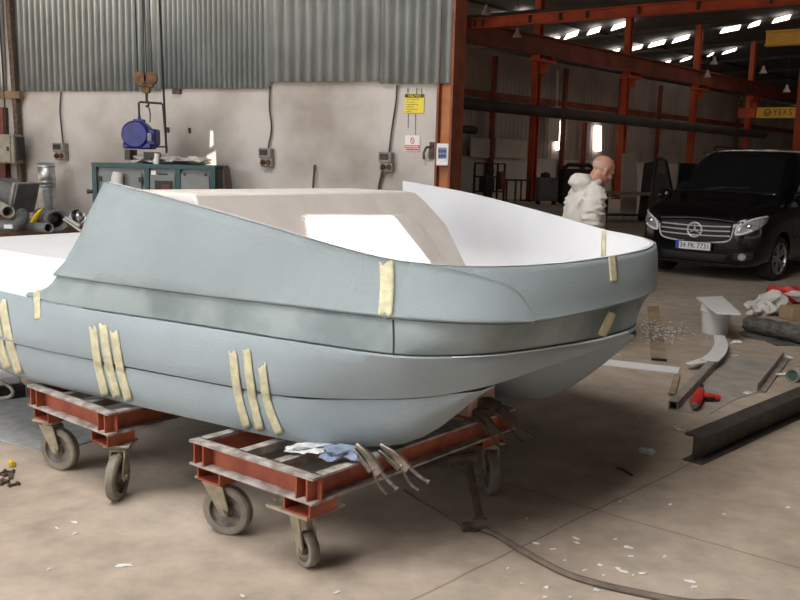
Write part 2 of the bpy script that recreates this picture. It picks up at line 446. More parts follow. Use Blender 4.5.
for (x0, y0, x1, y1, l) in ((470, 139, 489, 157, 'smaller pale wall panel at the wall end above the machine rack'), (493.5, 140.5, 525.5, 157, 'bright white wall panel standing on the low white wall'), (546, 108, 559, 141, 'pale greenish wall panel left of the slit window')):
    a, b = hp(x0, y1, -1.95), hp(x1, y0, -1.95); m = MB(HF); m.box(((a.x+b.x)/2, 1.9, (a.z+b.z)/2), (b.x-a.x, .1, b.z-a.z)); tag(m.build('wall_panel', 'hall_white'), l, 'panel')
# overhead crane girder
a, b = aty(470, 26.5, 36.0), aty(800, 5, 29.0)
d = (b - a).normalized(); a2 = a - d*8; b2 = b + d*10
F = frame(a2, d)
L = (b2 - a2).length
t = thing('crane_girder', 'long bright orange crane girder crossing the dark hall under the roof', 'girder', F)
m = MB(F); m.box((L/2, 0, .17), (L, .3, .05)); m.box((L/2, 0, -.17), (L, .3, .05)); m.box((L/2, 0, 0), (L, .05, .34)); m.build('beam', 'hall_orange', t)
m = MB(F); m.box((L/2, 0, .28), (L, .18, .14)); m.build('rail', 'hall_dark', t)
for px in (476, 484, 533, 564, 591, 642, 700, 771):
    q = F.inverted() @ aty(px, 20, (aty(px, 20, 1).y and a.y + (b.y - a.y)*(px-470)/330)); m = MB(F); m.box((q.x, -.03, 0), (.10, .14, .34)); m.build('stiffener', 'hall_dark', t)
a, b = aty(766, 39, 27.0), aty(830, 36, 26.0); F = frame(a, b - a); m = MB(F); Lg = (b-a).length*1.6
for z in (-.2, .2): m.box((Lg/2, 0, z), (Lg, .3, .05))
m.box((Lg/2, 0, 0), (Lg, .06, .38)); tag(m.build('crane_girder', 'crane_yellow'), 'plain yellow crane girder at the right edge high above the van', 'girder')
a, b = aty(757, 113, 48.0), aty(797, 112, 47.0); F = frame(a, b - a); Lg = (b-a).length
t = thing('crane_girder', 'orange yellow crane girder with dark lettering above the van roof', 'girder', F)
m = MB(F); m.box((Lg/2, 0, 0), (Lg, .5, .56)); m.build('beam', 'crane_yellow', t, bevel=.02)
T = F @ Matrix.Translation((Lg*.66, -.26, 0)) @ Matrix.Rotation(PI/2, 4, 'X')
text_on('YEKS', .48, T, 'lettering', 'hall_dark', t, width=Lg*.46, depth=.01, spacing=1.3)
m = MB(F); c = V((Lg*.29, -.26, 0))
m.tube([c + V((.17*math.cos(i*PI/8), -.01, .17*math.sin(i*PI/8))) for i in range(17)], .025, 6); m.tube([c + V((-.1, -.01, .0)), c + V((0, -.01, -.09)), c + V((.1, -.01, .06))], .03, 6); m.build('emblem', 'hall_dark', t)
m = MB(F); m.box((-.5, 0, 0), (.9, .4, .5)); m.build('end_carriage', 'hall_orange', t)
# hanging lamps
for x, y, Y, l in ((517, 37, 36, 'small hanging bay lamp left of the first orange column'), (786.5, 92, 44, 'small bright hanging bay lamp right of the last orange column'), (707, 77, 44, 'small hanging bay lamp beside the third orange column'), (486, 14, 34, 'small hanging bay lamp at the top near the wall end'), (763, 73, 44, 'small hanging bay lamp at the last orange column'), (714, 64, 44, 'dim hanging bay lamp beneath the rear skylight row')):
    p = aty(x, y, Y); t = thing('bay_lamp', l, 'lamp', p, 'hanging bay lamps'); Fm = Matrix.Translation(p)
    m = MB(Fm); m.lathe([(.05, .35), (.09, .18), (.2, .0), (.19, -.02)], (0, 0, 0), (0, 0, 1), 14, True); m.build('shade', 'hall_clad', t)
    m = MB(Fm); m.cyl((0, 0, .35), (0, 0, 9.9 - p.z), .01, seg=6); m.build('cord', 'black', t)
# dark machinery along the far low wall
def hbox(x0, y0, x1, y1, Y): # corner points at depth Y
    return aty(x0, y1, Y), aty(x1, y1, Y), aty(x0, y0, Y)
p = aty(486, 199, 37.5); p.z = 0
F = frame(p, H3 - HO); t = thing('machine_rack', 'dark brown open steel rack with machine parts by the low white wall', 'rack', F)
for x in (0, .75, 1.25):
    for y in (0, .7): m = MB(F); m.box((x, y, .85), (.07, .07, 1.7)); m.build('leg', 'hall_dark', t)
for z in (.45, 1.1, 1.68): m = MB(F); m.box((.62, .35, z), (1.32, .76, .06)); m.build('shelf', 'hall_dark', t)
m = MB(F); m.box((.38, .3, .78), (.5, .5, .58)); m.box((.4, .1, 1.35), (.34, .1, .3)); m.build('motor_unit', 'black_steel', t, bevel=.03)
m = MB(F); m.box((1.0, .0, .95), (.36, .3, .8)); m.build('red_case', 'hall_red', t, bevel=.03)
p = aty(516, 199, 38.0); p.z = 0; F = frame(p, H3 - HO)
t = thing('steel_table', 'thin dark steel table between the machine rack and the first orange column', 'table', F)
m = MB(F); m.box((.55, .3, .98), (1.2, .6, .07)); m.build('table_top', 'hall_dark', t)
for x in (0, 1.1):
    for y in (.05, .55): m = MB(F); m.box((x, y, .48), (.06, .06, .95)); m.build('leg', 'hall_dark', t)
p = aty(538, 199, 36.5); p.z = 0; F = frame(p, V((1, .1, 0)))
t = thing('tool_cabinet', 'grey green steel tool cabinet on feet right of the first orange column', 'cabinet', F)
m = MB(F); m.box((.43, .3, .66), (.86, .6, 1.0)); m.build('body', 'machine_grey', t, bevel=.02)
m = MB(F); m.box((.43, -.01, .66), (.78, .03, .9)); m.build('door', 'machine_grey', t, bevel=.01)
for x in (.08, .78): m = MB(F); m.box((x, .3, .08), (.08, .5, .16)); m.build('foot', 'hall_dark', t)
m = MB(F); m.lathe([(.22, 0), (.2, .16), (.02, .22)], (.35, .3, 1.16), (0, 0, 1), 14, True); m.build('top_cover', 'hall_dark', t)
p = aty(562, 199, 36.5); p.z = 0; F = frame(p, V((1, .1, 0)))
t = thing('press_machine', 'dark brown steel machine behind the man in white coveralls', 'machine', F)
m = MB(F); m.box((.75, .4, .8), (1.5, .8, 1.5)); m.build('housing', 'hall_dark', t, bevel=.06)
m = MB(F); m.tube([(.1, .4, 1.55), (.3, .3, 1.72), (1.2, .3, 1.72), (1.45, .4, 1.55)], .09, 8); m.build('hood', 'hall_dark', t)
m = MB(F); m.box((1.1, -.02, .6), (.5, .06, .7)); m.build('door', 'hall_red', t)
p = aty(604, 205, 26.0); p.z = 0; F = frame(p, V((1, .12, 0)))
t = thing('long_workbench', 'long low steel workbench right of the man with a light plank top', 'workbench', F)
m = MB(F); m.box((1.0, .4, .86), (2.2, .8, .09)); m.build('table_top', 'board_wood', t)
for x in (.1, 1.9):
    for y in (.08, .72): m = MB(F); m.box((x, y, .41), (.09, .09, .82)); m.build('leg', 'black_steel', t)
m = MB(F); m.box((1.0, .4, .2), (1.9, .6, .05)); m.build('shelf', 'black_steel', t)
for x0, y0, x1, y1, Y, ang, m_, l in ((622, 150, 640, 183, 27.5, .3, 'hall_white', 'grey scrap steel panel leaning behind the workbench'), (640, 160, 655, 184, 27.2, -.3, 'hall_dark', 'dark scrap steel panel leaning left of the open van door')):
    a = aty(x0, y1, Y); b = aty(x1, y1, Y); h = aty(x0, y0, Y).z
    m = MB(Matrix.Translation((a.x, Y, .0))); w = b.x - a.x
    m.prism([(0, 0), (w, 0), (w*1.1, h*.6), (w*.9, h), (w*.15, h*.95)], 0, .05, Matrix.Rotation(ang, 4, 'Z') @ Matrix.Rotation(PI/2 - .12, 4, 'X'))
    tag(m.build('scrap_panel', m_), l, 'panel')
p = aty(612, 213.5, 20.5); p.z = 0
m = MB(Matrix.Translation(p)); m.box((.2, 0, .02), (.36, .5, .04), .3); tag(m.build('foam_board', 'white'), 'small white foam board on the far floor right of the man', 'board')
# ------------------------------------------------------------------ steel post at the end of the wall, seen past the sheets
pc = WF @ V((wp(450, 160).x, -.02, 0))
F = WF @ Matrix.Translation((wp(447.5, 160).x, -.03, 0)) @ Matrix.Rotation(-.22, 4, 'Z')
t = thing('steel_column', 'rust orange steel column at the end of the plaster wall holding the meter box', 'column', F)
m = MB(F); m.box((0, .0, 5), (.20, .02, 10)); m.build('web', 'orange_steel', t)
m = MB(F); m.box((.11, -.0, 5), (.03, .30, 10)); m.build('flange', 'orange_dark', t)
m = MB(F); m.box((-.11, .0, 5), (.03, .16, 10)); m.build('flange', 'orange_dark', t)
# dark post by the left edge
a = wp(12, 75, .1); b = wp(24, 185, .1)
F = WF @ Matrix.Translation((wp(14, 100).x, -.06, 0))
t = thing('steel_post', 'dark rusty wall post near the left edge with a crossbar', 'post', F)
c0, c1 = wp(9, 0, .06) - wp(14, 100), wp(26, 210, .06) - wp(14, 100)
m = MB(F); m.beam((c0.x, -.02, wp(9, 0, .06).z + .8), (c1.x - .0, -.02, .0), .07, .09, up=V((0, 1, 0))); m.build('upright', 'rust_steel', t)
m = MB(F); za = wp(15, 95, .1).z; m.box((-.02, -.05, za), (.5, .09, .10)); m.build('crossbar', 'bench_wood', t)
m = MB(F); m.tube([(-.07, -.09, 4.2), (-.03, -.09, za), (-.02, -.1, 1.9)], .012, 6); m.tube([(-.14, -.09, 3.4), (-.17, -.09, 2.9), (-.22, -.09, za)], .012, 6); m.build('cable', 'black', t)
# ================================================================== ON AND BEFORE THE WALL
def socket_box(x0, y0, x1, y1, label, cable, drop=None):
    a, b = wp(x0, y1), wp(x1, y0); w, h = b.x - a.x, b.z - a.z
    F = WF @ Matrix.Translation(((a.x+b.x)/2, -.0, a.z))
    t = thing('socket_box', label, 'socket', F, 'socket boxes on the plaster wall')
    m = MB(F); m.box((0, -.06, h*.73), (w*.92, .12, h*.52)); m.box((w*.06, -.05, h*.27), (w*.86, .10, h*.5)); m.build('housing', 'socket_grey', t, bevel=.012)
    m = MB(F); m.box((-.01, -.125, h*.76), (w*.6, .02, h*.28)); m.build('lid', 'black_steel', t, bevel=.006)
    for k in (-1, 1):
        m = MB(F); m.lathe([(.0, .035), (w*.15, .035), (w*.19, .0)], (k*w*.2 + .01, -.10, h*.26), (0, -.9, -.3), 12); m.build('plug_cover', 'brass_rust', t)
    pts = [F.inverted() @ (WF @ wp(x, y, .04)) for x, y in cable]
    m = MB(F); m.tube(spline(pts, 14), .011, 6); m.build('cable', 'cable', t)
    if drop:
        pts = [F.inverted() @ (WF @ wp(x, y, .05)) for x, y in drop]
        m = MB(F); m.tube(spline(pts, 8), .016, 6); m.build('lower_cable', 'cable', t)
socket_box(58, 143, 69, 160, 'small grey socket box on the wall left of the blue machine', [(61, 92), (60, 112), (61.5, 128), (63, 144)])
socket_box(262, 148, 275, 167, 'grey socket box midway along the wall above the broom handle', [(270, 86), (269.5, 108), (271.5, 128), (268, 149)])
socket_box(380.5, 152, 395, 172, 'grey socket box on the wall left of the red and white sign', [(397, 85), (396, 102), (392, 128), (389, 153)], [(382.5, 171), (380, 182), (378, 194), (377, 205)])
# distribution box by the left post
a, b = wp(4, 163, .12), wp(25, 135, .12); w, h = b.x-a.x, b.z-a.z
F = WF @ Matrix.Translation(((a.x+b.x)/2, -.17, a.z)); t = thing('distribution_box', 'beige steel distribution box fixed to the dark left post', 'box', F)
m = MB(F); m.box((0, -.09, h/2), (w, .18, h)); m.build('cabinet', 'box_beige', t, bevel=.01)
m = MB(F); m.box((-.02, -.19, h/2), (w*.86, .02, h*.9)); m.build('door', 'box_beige', t, bevel=.006)
m = MB(F); m.box((w*.3, -.205, h*.5), (.025, .02, .06)); m.build('latch', 'black_steel', t)
m = MB(F); m.box((w*.5 + .015, -.07, h*.52), (.03, .14, h*.8)); m.build('side_channel', 'black_steel', t)
a, b = wp(-6, 190, .1), wp(3.5, 118, .1)
m = MB(WF); m.box(((a.x+b.x)/2, -.06, (a.z+b.z)/2 - .3), (b.x-a.x, .10, b.z-a.z + .9)); tag(m.build('cabinet_door', 'dark_red_steel'), 'red painted steel door edge at the very left edge of the photo', 'door')
# signs
def wsign(x0, y0, x1, y1): 
    a, b = wp(x0, y1, .01), wp(x1, y0, .01); w, h = b.x-a.x, b.z-a.z
    return WF @ Matrix.Translation(((a.x+b.x)/2, -.012, (a.z+b.z)/2)) @ Matrix.Rotation(PI/2, 4, 'X'), w, h
F, w, h = wsign(404.5, 94, 424.5, 113)
t = thing('wall_sign', 'yellow notice with black heading on the wall near the orange column', 'sign', F)
m = MB(F); m.box((0, 0, 0), (w, h, .008)); m.build('panel', 'sign_yellow', t)
m = MB(F); m.box((0, h*.40, .005), (w*.98, h*.19, .003)); m.build('heading_band', 'black', t)
text_on('TALIMAT', h*.2, F @ Matrix.Translation((0, h*.40, .0075)), 'heading', 'sign_yellow', t, width=w*.7)
for k, wd in enumerate((.8, .55, .82, .5, .78, .4)):
    m = MB(F)
    for j in range(int(wd*14)): m.box((-w*.42 + j*w*.06 + w*.02, h*(.20 - .125*k), .005), (w*(.04 if (j*7+k) % 3 else .025), h*.035, .002))
    m.build('text_line', 'black_steel', t)
for k in (-.35, .1, .36):
    m = MB(F); m.cyl((w*k, h*.5, 0), (w*(k-.02), h*.78, 0), .004, seg=5); m.build('tie_wire', 'rust_steel', t)
F, w, h = wsign(405, 135.5, 420, 151)
t = thing('wall_sign', 'small white prohibition sign with a red band below the yellow notice', 'sign', F)
m = MB(F); m.box((0, 0, 0), (w, h, .008)); m.build('panel', 'plate_white', t)
m = MB(F); m.tube([(w*.0 + w*.12*math.cos(i*PI/10), h*.17 + h*.19*math.sin(i*PI/10), .006) for i in range(21)], w*.022, 6); m.tube([(-w*.08, h*.3, .006), (w*.08, h*.04, .006)], w*.018, 6); m.build('prohibition_ring', 'red', t)
m = MB(F); m.box((0, -h*.22, .005), (w*.98, h*.2, .003)); m.box((0, -h*.40, .005), (w*.9, h*.1, .003)); m.build('text_band', 'red', t)
m = MB(F)
for j in range(9): m.box((-w*.38 + j*w*.095, -h*.22, .0075), (w*.05, h*.09, .002))
m.build('text_line', 'plate_white', t)
for x, y0, y1 in ((408, 114, 128), (415.5, 114, 135)):
    m = MB(WF); a = wp(x, y1, .01); b = wp(x, y0, .01); m.cyl((a.x, -.008, a.z), (b.x, -.008, b.z), .0035, seg=5)
    tag(m.build('tie_wire', 'rust_steel'), 'thin rusty wire hanging from the yellow notice, %s of the pair' % ('left' if x < 410 else 'right'), 'wire')
# meter box on the column
a, b = wp(436.5, 165.5, .16), wp(449.5, 143.5, .16); w, h = b.x-a.x, b.z-a.z
F = WF @ Matrix.Translation(((a.x+b.x)/2, -.10, a.z)); t = thing('meter_box', 'white meter box with a blue display fixed to the rust orange column', 'meter', F)
m = MB(F); m.box((0, -.04, h/2), (w, .10, h)); m.build('housing', 'white', t, bevel=.012)
m = MB(F); m.box((0, -.093, h*.56), (w*.68, .008, h*.5)); m.build('display', 'pale_blue', t)
for i in range(3):
    for j in range(2): m = MB(F); m.box((-w*.2 + i*w*.2, -.099, h*(.44 + .2*j)), (w*.15, .006, h*.13)); m.build('button', 'blue', t)
m = MB(F); m.box((w*.2, -.099, h*.28), (w*.15, .006, h*.09)); m.build('button', 'plate_white', t)
# door catch near the wall end
a = wp(430, 152, .02); F = WF @ Matrix.Translation((a.x, 0, a.z)); t = thing('wall_hook', 'rusty iron hook fitting on the wall beside the meter box', 'hook', F)
m = MB(F); m.box((.02, -.02, .02), (.05, .04, .2)); m.build('plate', 'rust_steel', t)
m = MB(F); m.tube([(.03, -.04, .07), (-.03, -.09, .05), (-.06, -.09, -.01), (-.055, -.09, -.09)], .016, 7); m.build('hook', 'rust_steel', t)
# bits of fixing on the wall
for x, y, l in ((168, 130, 'left of'), (189.5, 130.5, 'right of')):
    a = wp(x, y, .02); m = MB(WF); m.box((a.x, -.02, a.z), (.02, .04, .07)); tag(m.build('wall_bolt', 'rust_steel'), 'small bolt in the wall above the machine cabinet, %s the pair' % l, 'bolt')
a, b = wp(173.5, 94, .02), wp(181, 89, .02); m = MB(WF); m.box(((a.x+b.x)/2, -.03, (a.z+b.z)/2), (b.x-a.x, .05, b.z-a.z)); tag(m.build('bracket_plate', 'rust_steel'), 'rusty bracket plate under the metal sheets right of the hoist', 'bracket')
# broom handle leaning against the wall
a, b = wp(311, 196, .18), wp(315, 165, .02); F = WF
t = thing('broom', 'thin stick with a red tip leaning on the wall below the middle socket box', 'stick', WF @ Matrix.Translation((a.x, -.2, 0)))
top = V((b.x, -.03, b.z)); bot = V((a.x - (b.x-a.x)*.8, -.35, .06))
m = MB(WF); m.cyl(bot, bot.lerp(top, .93), .014, seg=8); m.build('handle', 'rust_steel', t)
m = MB(WF); m.cyl(bot.lerp(top, .93), top, .015, seg=8); m.build('tip', 'dark_red_steel', t)
m = MB(WF); m.box((bot.x, bot.y, .035), (.3, .06, .07)); m.build('brush_head', 'bench_wood', t)
# ------------------------------------------------------------------ compressor cabinet
CY = 10.6
p0 = aty(94.5, 163, CY); p1 = aty(213, 166, CY)
zt = (p0.z + p1.z)/2
F = frame(V((p0.x, CY, 0)), V((p1.x - p0.x, .0, 0))); W = p1.x - p0.x
t = thing('machine_cabinet', 'teal framed machine cabinet with grey panels standing by the plaster wall', 'cabinet', F)
m = MB(F); m.box((W/2, .42, zt/2), (W - .03, .80, zt - .06)); m.build('housing', 'machine_grey', t)
u = lambda x: (x - 94.5) / (213 - 94.5) * W
for x in (0, u(147), u(178), W):
    m = MB(F); m.box((x, .0, zt/2), (.055, .05, zt)); m.build('frame_post', 'teal', t)
m = MB(F); m.box((W/2, .40, zt - .02), (W + .06, .86, .05)); m.build('top_panel', 'teal', t)
m = MB(F); m.box((W/2, 0, .08), (W, .05, .12)); m.build('bottom_rail', 'teal', t)
m = MB(F); m.box((u(120.5), -.005, zt*.5), (u(141) - u(99), .02, zt*.86)); m.build('door_panel', 'machine_grey', t, bevel=.01)
for x in (100, 141): m = MB(F); m.box((u(x), -.022, zt - .19), (.05, .02, .06)); m.build('latch', 'black', t)
m = MB(F); m.box((u(162.5), -.005, zt*.5), (u(175) - u(150), .02, zt*.86)); m.build('control_panel', 'machine_grey', t, bevel=.01)
m = MB(F); m.box((u(164), -.02, zt - .27), (.22, .02, .15)); m.build('display', 'black', t)
m = MB(F); m.box((u(166), -.032, zt - .29), (.09, .012, .1)); m.build('red_panel', 'dark_red_steel', t)
m = MB(F); m.box((u(154), -.018, zt - .10), (.06, .012, .05)); m.build('rating_plate', 'plate_white', t)
m = MB(F); m.box((u(163), -.018, zt - .115), (.12, .012, .02)); m.build('name_plate', 'black_steel', t)
m = MB(F); m.box((u(195), -.005, zt*.5), (u(210) - u(181), .02, zt*.86)); m.build('door_panel', 'machine_grey', t, bevel=.01)
for x in (185, 206): m = MB(F); m.cyl((u(x), -.01, zt - .11), (u(x), -.03, zt - .11), .018, seg=10); m.build('lock', 'black', t)
m = MB(F); m.lathe([(.0, .0), (.02, .0), (.03, .06)], (-.03, -.02, zt - .35), (-1, 0, 0), 8); m.build('side_knob', 'black', t)
# things on top of the cabinet
def top_at(x, y, d=.35): return F @ V((u(x), d, zt + .005))
p = top_at(117, 160); pp = aty(117.5, 183, CY - .12)
m = MB(); m.tube([(pp.x - .03, CY - .10, pp.z - .12), (pp.x - .01, CY - .09, pp.z + .07), (pp.x, CY - .09, pp.z + .13)], [.075, .07, .06], 14); tag(m.build('cream_canister', 'off_white'), 'cream tube standing before the left panel of the machine cabinet', 'tube')
for n_, x, dx, dz, d, s_, mt, l in (('cardboard_scrap', 140, .30, .10, .25, 3, 'cloth', 'crumpled pale cardboard under the blue machine'), ('cardboard_scrap', 168, .30, .10, .3, 4, 'cloth', 'crumpled pale cardboard right of the white cup'), ('dust_sheet', 186, .42, .10, .4, 5, 'cloth', 'grey dust sheet heaped on the right end of the cabinet')):
    q = top_at(x, 0, d); m = MB(); m.ball((q.x, q.y, q.z + dz*.5), (dx, .4, dz), s_, .7, 3); tag(m.build(n_, mt), l, 'scrap')
q = top_at(148, 0, .45); m = MB(Matrix.Translation(q)); m.box((0, 0, .06), (.2, .2, .12)); tag(m.build('carton', 'off_white', bevel=.01), 'small white carton on the cabinet beneath the blue machine', 'carton')
q = top_at(154, 0, .1); m = MB(); m.lathe([(.0, 0), (.035, 0), (.045, .13), (.038, .13), (.0, .02)], q, (0, 0, 1), 14); tag(m.build('white_cup', 'plate_white'), 'white cup standing on the front edge of the cabinet', 'cup')
a = aty(213, 166, CY); b = aty(233, 192, CY)
m = MB(Matrix.Translation((a.x, CY, 0))); w = b.x - a.x
m.ring([[(.08, .0, 0), (w + .2, -.1, 0), (w + .2, .7, 0), (.08, .8, 0)], [(.08, .05, .6), (w + .05, .0, .6), (w + .05, .6, .6), (.08, .75, .6)], [(.08, .05, a.z - .15), (w*.55, .05, a.z - .22), (w*.5, .5, a.z - .22), (.08, .7, a.z - .1)], [(.06, .1, a.z + .03), (.14, .12, a.z + .02), (.14, .5, a.z + .02), (.06, .6, a.z + .03)]])
tag(m.build('tarpaulin', 'rust_steel', sub=2, bevel=0), 'dark tarpaulin draped down beside the right end of the machine cabinet', 'tarpaulin')
# ------------------------------------------------------------------ hoist hook block, blue machine in its frame
HY = 10.3
F = Matrix.Translation(aty(146.5, 92, HY)); z0 = aty(146.5, 92, HY).z
S = HY / FPX
t = thing('hoist_hook_block', 'rusty brass hoist hook block hanging on wire ropes above the blue machine', 'hoist', F)
m = MB(F)
for dx in (-5.5, 4.5): m.lathe([(0, -.03), (6.2*S, -.03), (6.2*S, .03), (0, .03)], (dx*S, 0, 13*S), (0, 1, 0), 20)
m.build('sheave', 'brass_rust', t)
m = MB(F); m.box((0, 0, 10*S), (14*S, .05, 11*S)); m.box((0, 0, 2*S), (7*S, .05, 6*S)); m.build('cheek_plate', 'brass_rust', t, bevel=.01)
m = MB(F); m.cyl((0, 0, 1*S), (0, 0, -9*S), 1.6*S, 1.2*S, 10); m.tube(spline([(0, 0, -8*S), (1.8*S, 0, -11*S), (1*S, 0, -14*S), (-1*S, 0, -13*S)], 10), 1.0*S, 8); m.build('hook', 'black_steel', t)
for k, (xa, xb) in enumerate(((-8, -13), (-1.5, -3.5), (0.5, -3.8), (6, 1))):
    m = MB(F); m.cyl((xa*S, 0, 15*S), (xb*S - 2*S*2, .2, 14*S + 3.0), .007, seg=6); m.build('wire_rope', 'black_steel', t)
p = aty(142, 163, HY + .45); zb_ = F.inverted() 
BF = Matrix.Translation((aty(142, 150, HY + .5).x, HY + .5, zt + .03)); S2 = (HY + .5)/FPX
t = thing('lifting_unit', 'blue round cased motor unit slung above the machine cabinet', 'machine', BF)
zz = lambda y: (aty(142, y, HY + .5).z - zt - .03)
cz = zz(135)
m = MB(BF); m.lathe([(0, -.16), (12*S2, -.16), (13.5*S2, -.13), (13.5*S2, .10), (12*S2, .13), (0, .13)], (-3.5*S2, 0, cz), (0, 1, 0), 32); m.build('round_case', 'blue', t, bevel=.006)
m = MB(BF); m.box((7*S2, .0, cz - 2*S2), (18*S2, .24, 16*S2)); m.box((-2*S2, 0, zz(146)), (28*S2, .26, 6*S2)); m.build('motor_body', 'blue', t, bevel=.02)
m = MB(BF); m.cyl((-2*S2, 0, cz + 12*S2), (-2*S2, 0, cz + 19*S2), 2.2*S2, 1.2*S2, 10); m.box((-2*S2, 0, cz + 13.5*S2), (9*S2, .14, 3*S2)); m.build('lifting_lug', 'blue', t)
m = MB(BF); m.box((11*S2, -.14, cz - 2*S2), (4*S2, .03, 8*S2)); m.build('rating_plate', 'machine_grey', t)
for x_, w_, h_ in ((-11, 5, 10), (10, 10, 6)):
    m = MB(BF); m.box((x_*S2, 0, zz(155)), (w_*S2, .3, h_*S2)); m.build('support_foot', 'black_steel', t)
pts = [(-2*S2, 0, cz + 18*S2), (-2.2*S2, 0, zz(103)), (-.5*S2, 0, zz(102)), (20*S2, 0, zz(103)), (21.5*S2, 0, zz(105)), (24.5*S2, 0, zz(150))]
m = MB(BF); m.tube(pts, .014, 8); m.tube([(24*S2, 0, zz(146)), (15*S2, 0, zz(146.5)), (14*S2, 0, zz(141))], .012, 8); m.build('sling_frame', 'black_steel', t)
m = MB(); a = aty(159.5, 0, HY + .3); b = aty(166.5, 153, HY + .3); d = (a - b)*.8
m.tube([b, a, a + d], .014, 8); tag(m.build('hoist_cable', 'black'), 'long black cable hanging from the roof to the right of the hoist hook', 'cable')
m = MB(); a = aty(147.8, 104, HY + .2); b = aty(150, 122, HY + .35); m.tube(spline([a, aty(150, 112, HY + .2), b], 6), .008, 6); tag(m.build('sling_chain', 'rust_steel'), 'thin sling hanging from the hoist hook to the blue machine', 'sling')
# ------------------------------------------------------------------ scrap pile on a low bench, left
BZ = .68
p0 = atz(-60, 236, BZ); y0 = atz(40, 236, BZ).y
F = WF @ Matrix.Translation((wp(40, 200).x, -1.25, 0))
t = thing('low_bench', 'low brown wooden bench against the wall carrying the pile of ducts', 'bench', F)
m = MB(F); m.box((-.2, -.05, BZ - .04), (3.0, 2.3, .08)); m.build('bench_top', 'bench_wood', t)
for x in (-1.5, .0, 1.1):
    for y in (-1.0, .95): m = MB(F); m.box((x, y, BZ/2 - .04), (.1, .1, BZ - .08)); m.build('leg', 'bench_wood', t)
def onb(x, y): return atz(x, y, BZ)
# galvanised duct
p = aty(48, 211, 11.75); p.z = BZ; sc = p.y/FPX
m0 = Matrix.Translation(p); t = thing('galvanised_duct', 'shiny galvanised round duct standing upright against the wall', 'duct', m0)
r = 8.2*sc; h = 58*sc
m = MB(m0); m.tube([(0, 0, 0), (-.0, 0, h*.6)], r, 24); m.build('lower_tube', 'galvanised', t)
m = MB(m0); m.tube([(0, 0, h*.58), (0, 0, h)], r*1.0, 24, cap=False); m.build('upper_tube', 'galvanised', t, solid=.006)
for k in (.60, .67, .93): m = MB(m0); m.tube([(0, 0, h*k), (0, 0, h*(k+.02))], r*1.06, 24); m.build('bead_ring', 'galvanised', t)
def pipe(p0, p1, r, m_, lab, name='duct_pipe', flange=False, group=None):
    mb = MB(); mb.tube([p0, p1], r, 22, cap=False)
    d = (V(p1) - V(p0)).normalized()
    if flange: mb.lathe([(r*1.0, 0), (r*1.14, 0), (r*1.14, -.05), (r*1.0, -.05)], V(p1), d, 22)
    return tag(mb.build(name, m_, solid=.012, recalc=False), lab, 'pipe', group)
def seg(xa, ya, Ya, xb, yb, Yb): return aty(xa, ya, Ya), aty(xb, yb, Yb)
b0, b1 = seg(42, 216, 10.9, 57.5, 220.5, 10.1); pipe(b0, b1, .105, 'grey_plastic', 'fattest grey round duct with its open end facing right', flange=True)
b0, b1 = seg(32, 227, 10.2, 49, 228, 9.75); pipe(b0, b1, .058, 'grey_plastic', 'small dark duct with open end below the fattest duct')
b0, b1 = seg(-12, 201, 11.0, 8.5, 212, 10.2); pipe(b0, b1, .075, 'pipe_beige', 'beige pipe with open end below the dark bin at the left')
b0, b1 = seg(14, 219, 10.6, 24, 213, 10.5); pipe(b0, b1, .045, 'grey_plastic', 'short grey pipe stub beside the yellow cloth')
m = MB(); m.tube(spline([aty(-20, 225, 10.2), aty(0, 226, 10.1), aty(14, 226.5, 10.1), aty(21, 222, 10.3), aty(22, 214, 10.6)], 18), .074, 18); o = m.build('elbow_pipe', 'grey_plastic'); tag(o, 'dark grey elbow pipe with a white sticker lying at the left edge', 'pipe')
q = aty(8.5, 226.5, 10.02); m = MB(); m.beam(q - V((.05, 0, 0)), q + V((.05, 0, 0)), .02, .045); m.build('sticker', 'plate_white', o)
# square bin lying on its side
a = aty(2, 196, 10.9); Fb = Matrix.Translation(aty(9, 206, 11.1)) @ Matrix.Rotation(-.3, 4, 'Z') @ Matrix.Rotation(.28, 4, 'Y') @ Matrix.Scale(.95, 4)
t = thing('plastic_bin', 'dark grey square bin lying tilted on top of the pipe pile', 'bin', Fb)
m = MB(Fb); m.ring([[(-.16, -.19, .02), (-.16, .19, .02), (-.16, .19, .36), (-.16, -.19, .36)], [(.16, -.16, .05), (.16, .16, .05), (.16, .16, .33), (.16, -.16, .33)]]); m.build('bin_body', 'grey_plastic', t, bevel=.03)
m = MB(Fb); m.box((.17, 0, .19), (.05, .40, .40)); m.build('rim', 'pipe_beige', t, bevel=.01)
m = MB(Fb); m.box((.235, 0, .19), (.035, .42, .42)); m.build('lid', 'grey_plastic', t, bevel=.01)
p = aty(33, 217, 10.25)
m = MB(Matrix.Translation(p)); m.ring([[(-.1, -.03, -.12), (-.02, .06, -.14), (-.04, .12, -.13)], [(-.06, -.04, -.04), (.05, .02, -.05), (.02, .1, -.03)], [(.0, -.03, .05), (.1, .0, .03), (.06, .1, .05)], [(.08, -.02, .11), (.14, .02, .12), (.11, .08, .12)]]); tag(m.build('yellow_cloth', 'yellow', sub=2), 'yellow cloth hanging over the pipes in the pile', 'cloth')
p = aty(75, 221, 10.3); mb = MB(Matrix.Translation(p))
mb.tube([(-.1, .1, .0), (.08, -.1, .07)], [.09, .10], 7, cap=False); mb.tube([(.02, .0, .02), (.1, -.05, .1)], [.06, .06], 5, cap=False)
tag(mb.build('metal_scrap', 'galvanised', solid=.006, recalc=False), 'crumpled galvanised duct scrap at the right end of the pile', 'scrap')
for k, (xa, ya, xb, yb) in enumerate(((64, 219, 81, 231), (66, 217, 79, 226))):
    m = MB(); m.beam(aty(xa, ya, 10.15), aty(xb, yb, 9.95), .03, .015); tag(m.build('wood_strip', 'off_white'), ['longer', 'shorter'][k] + ' pale strip leaning on the crumpled duct scrap', 'strip')
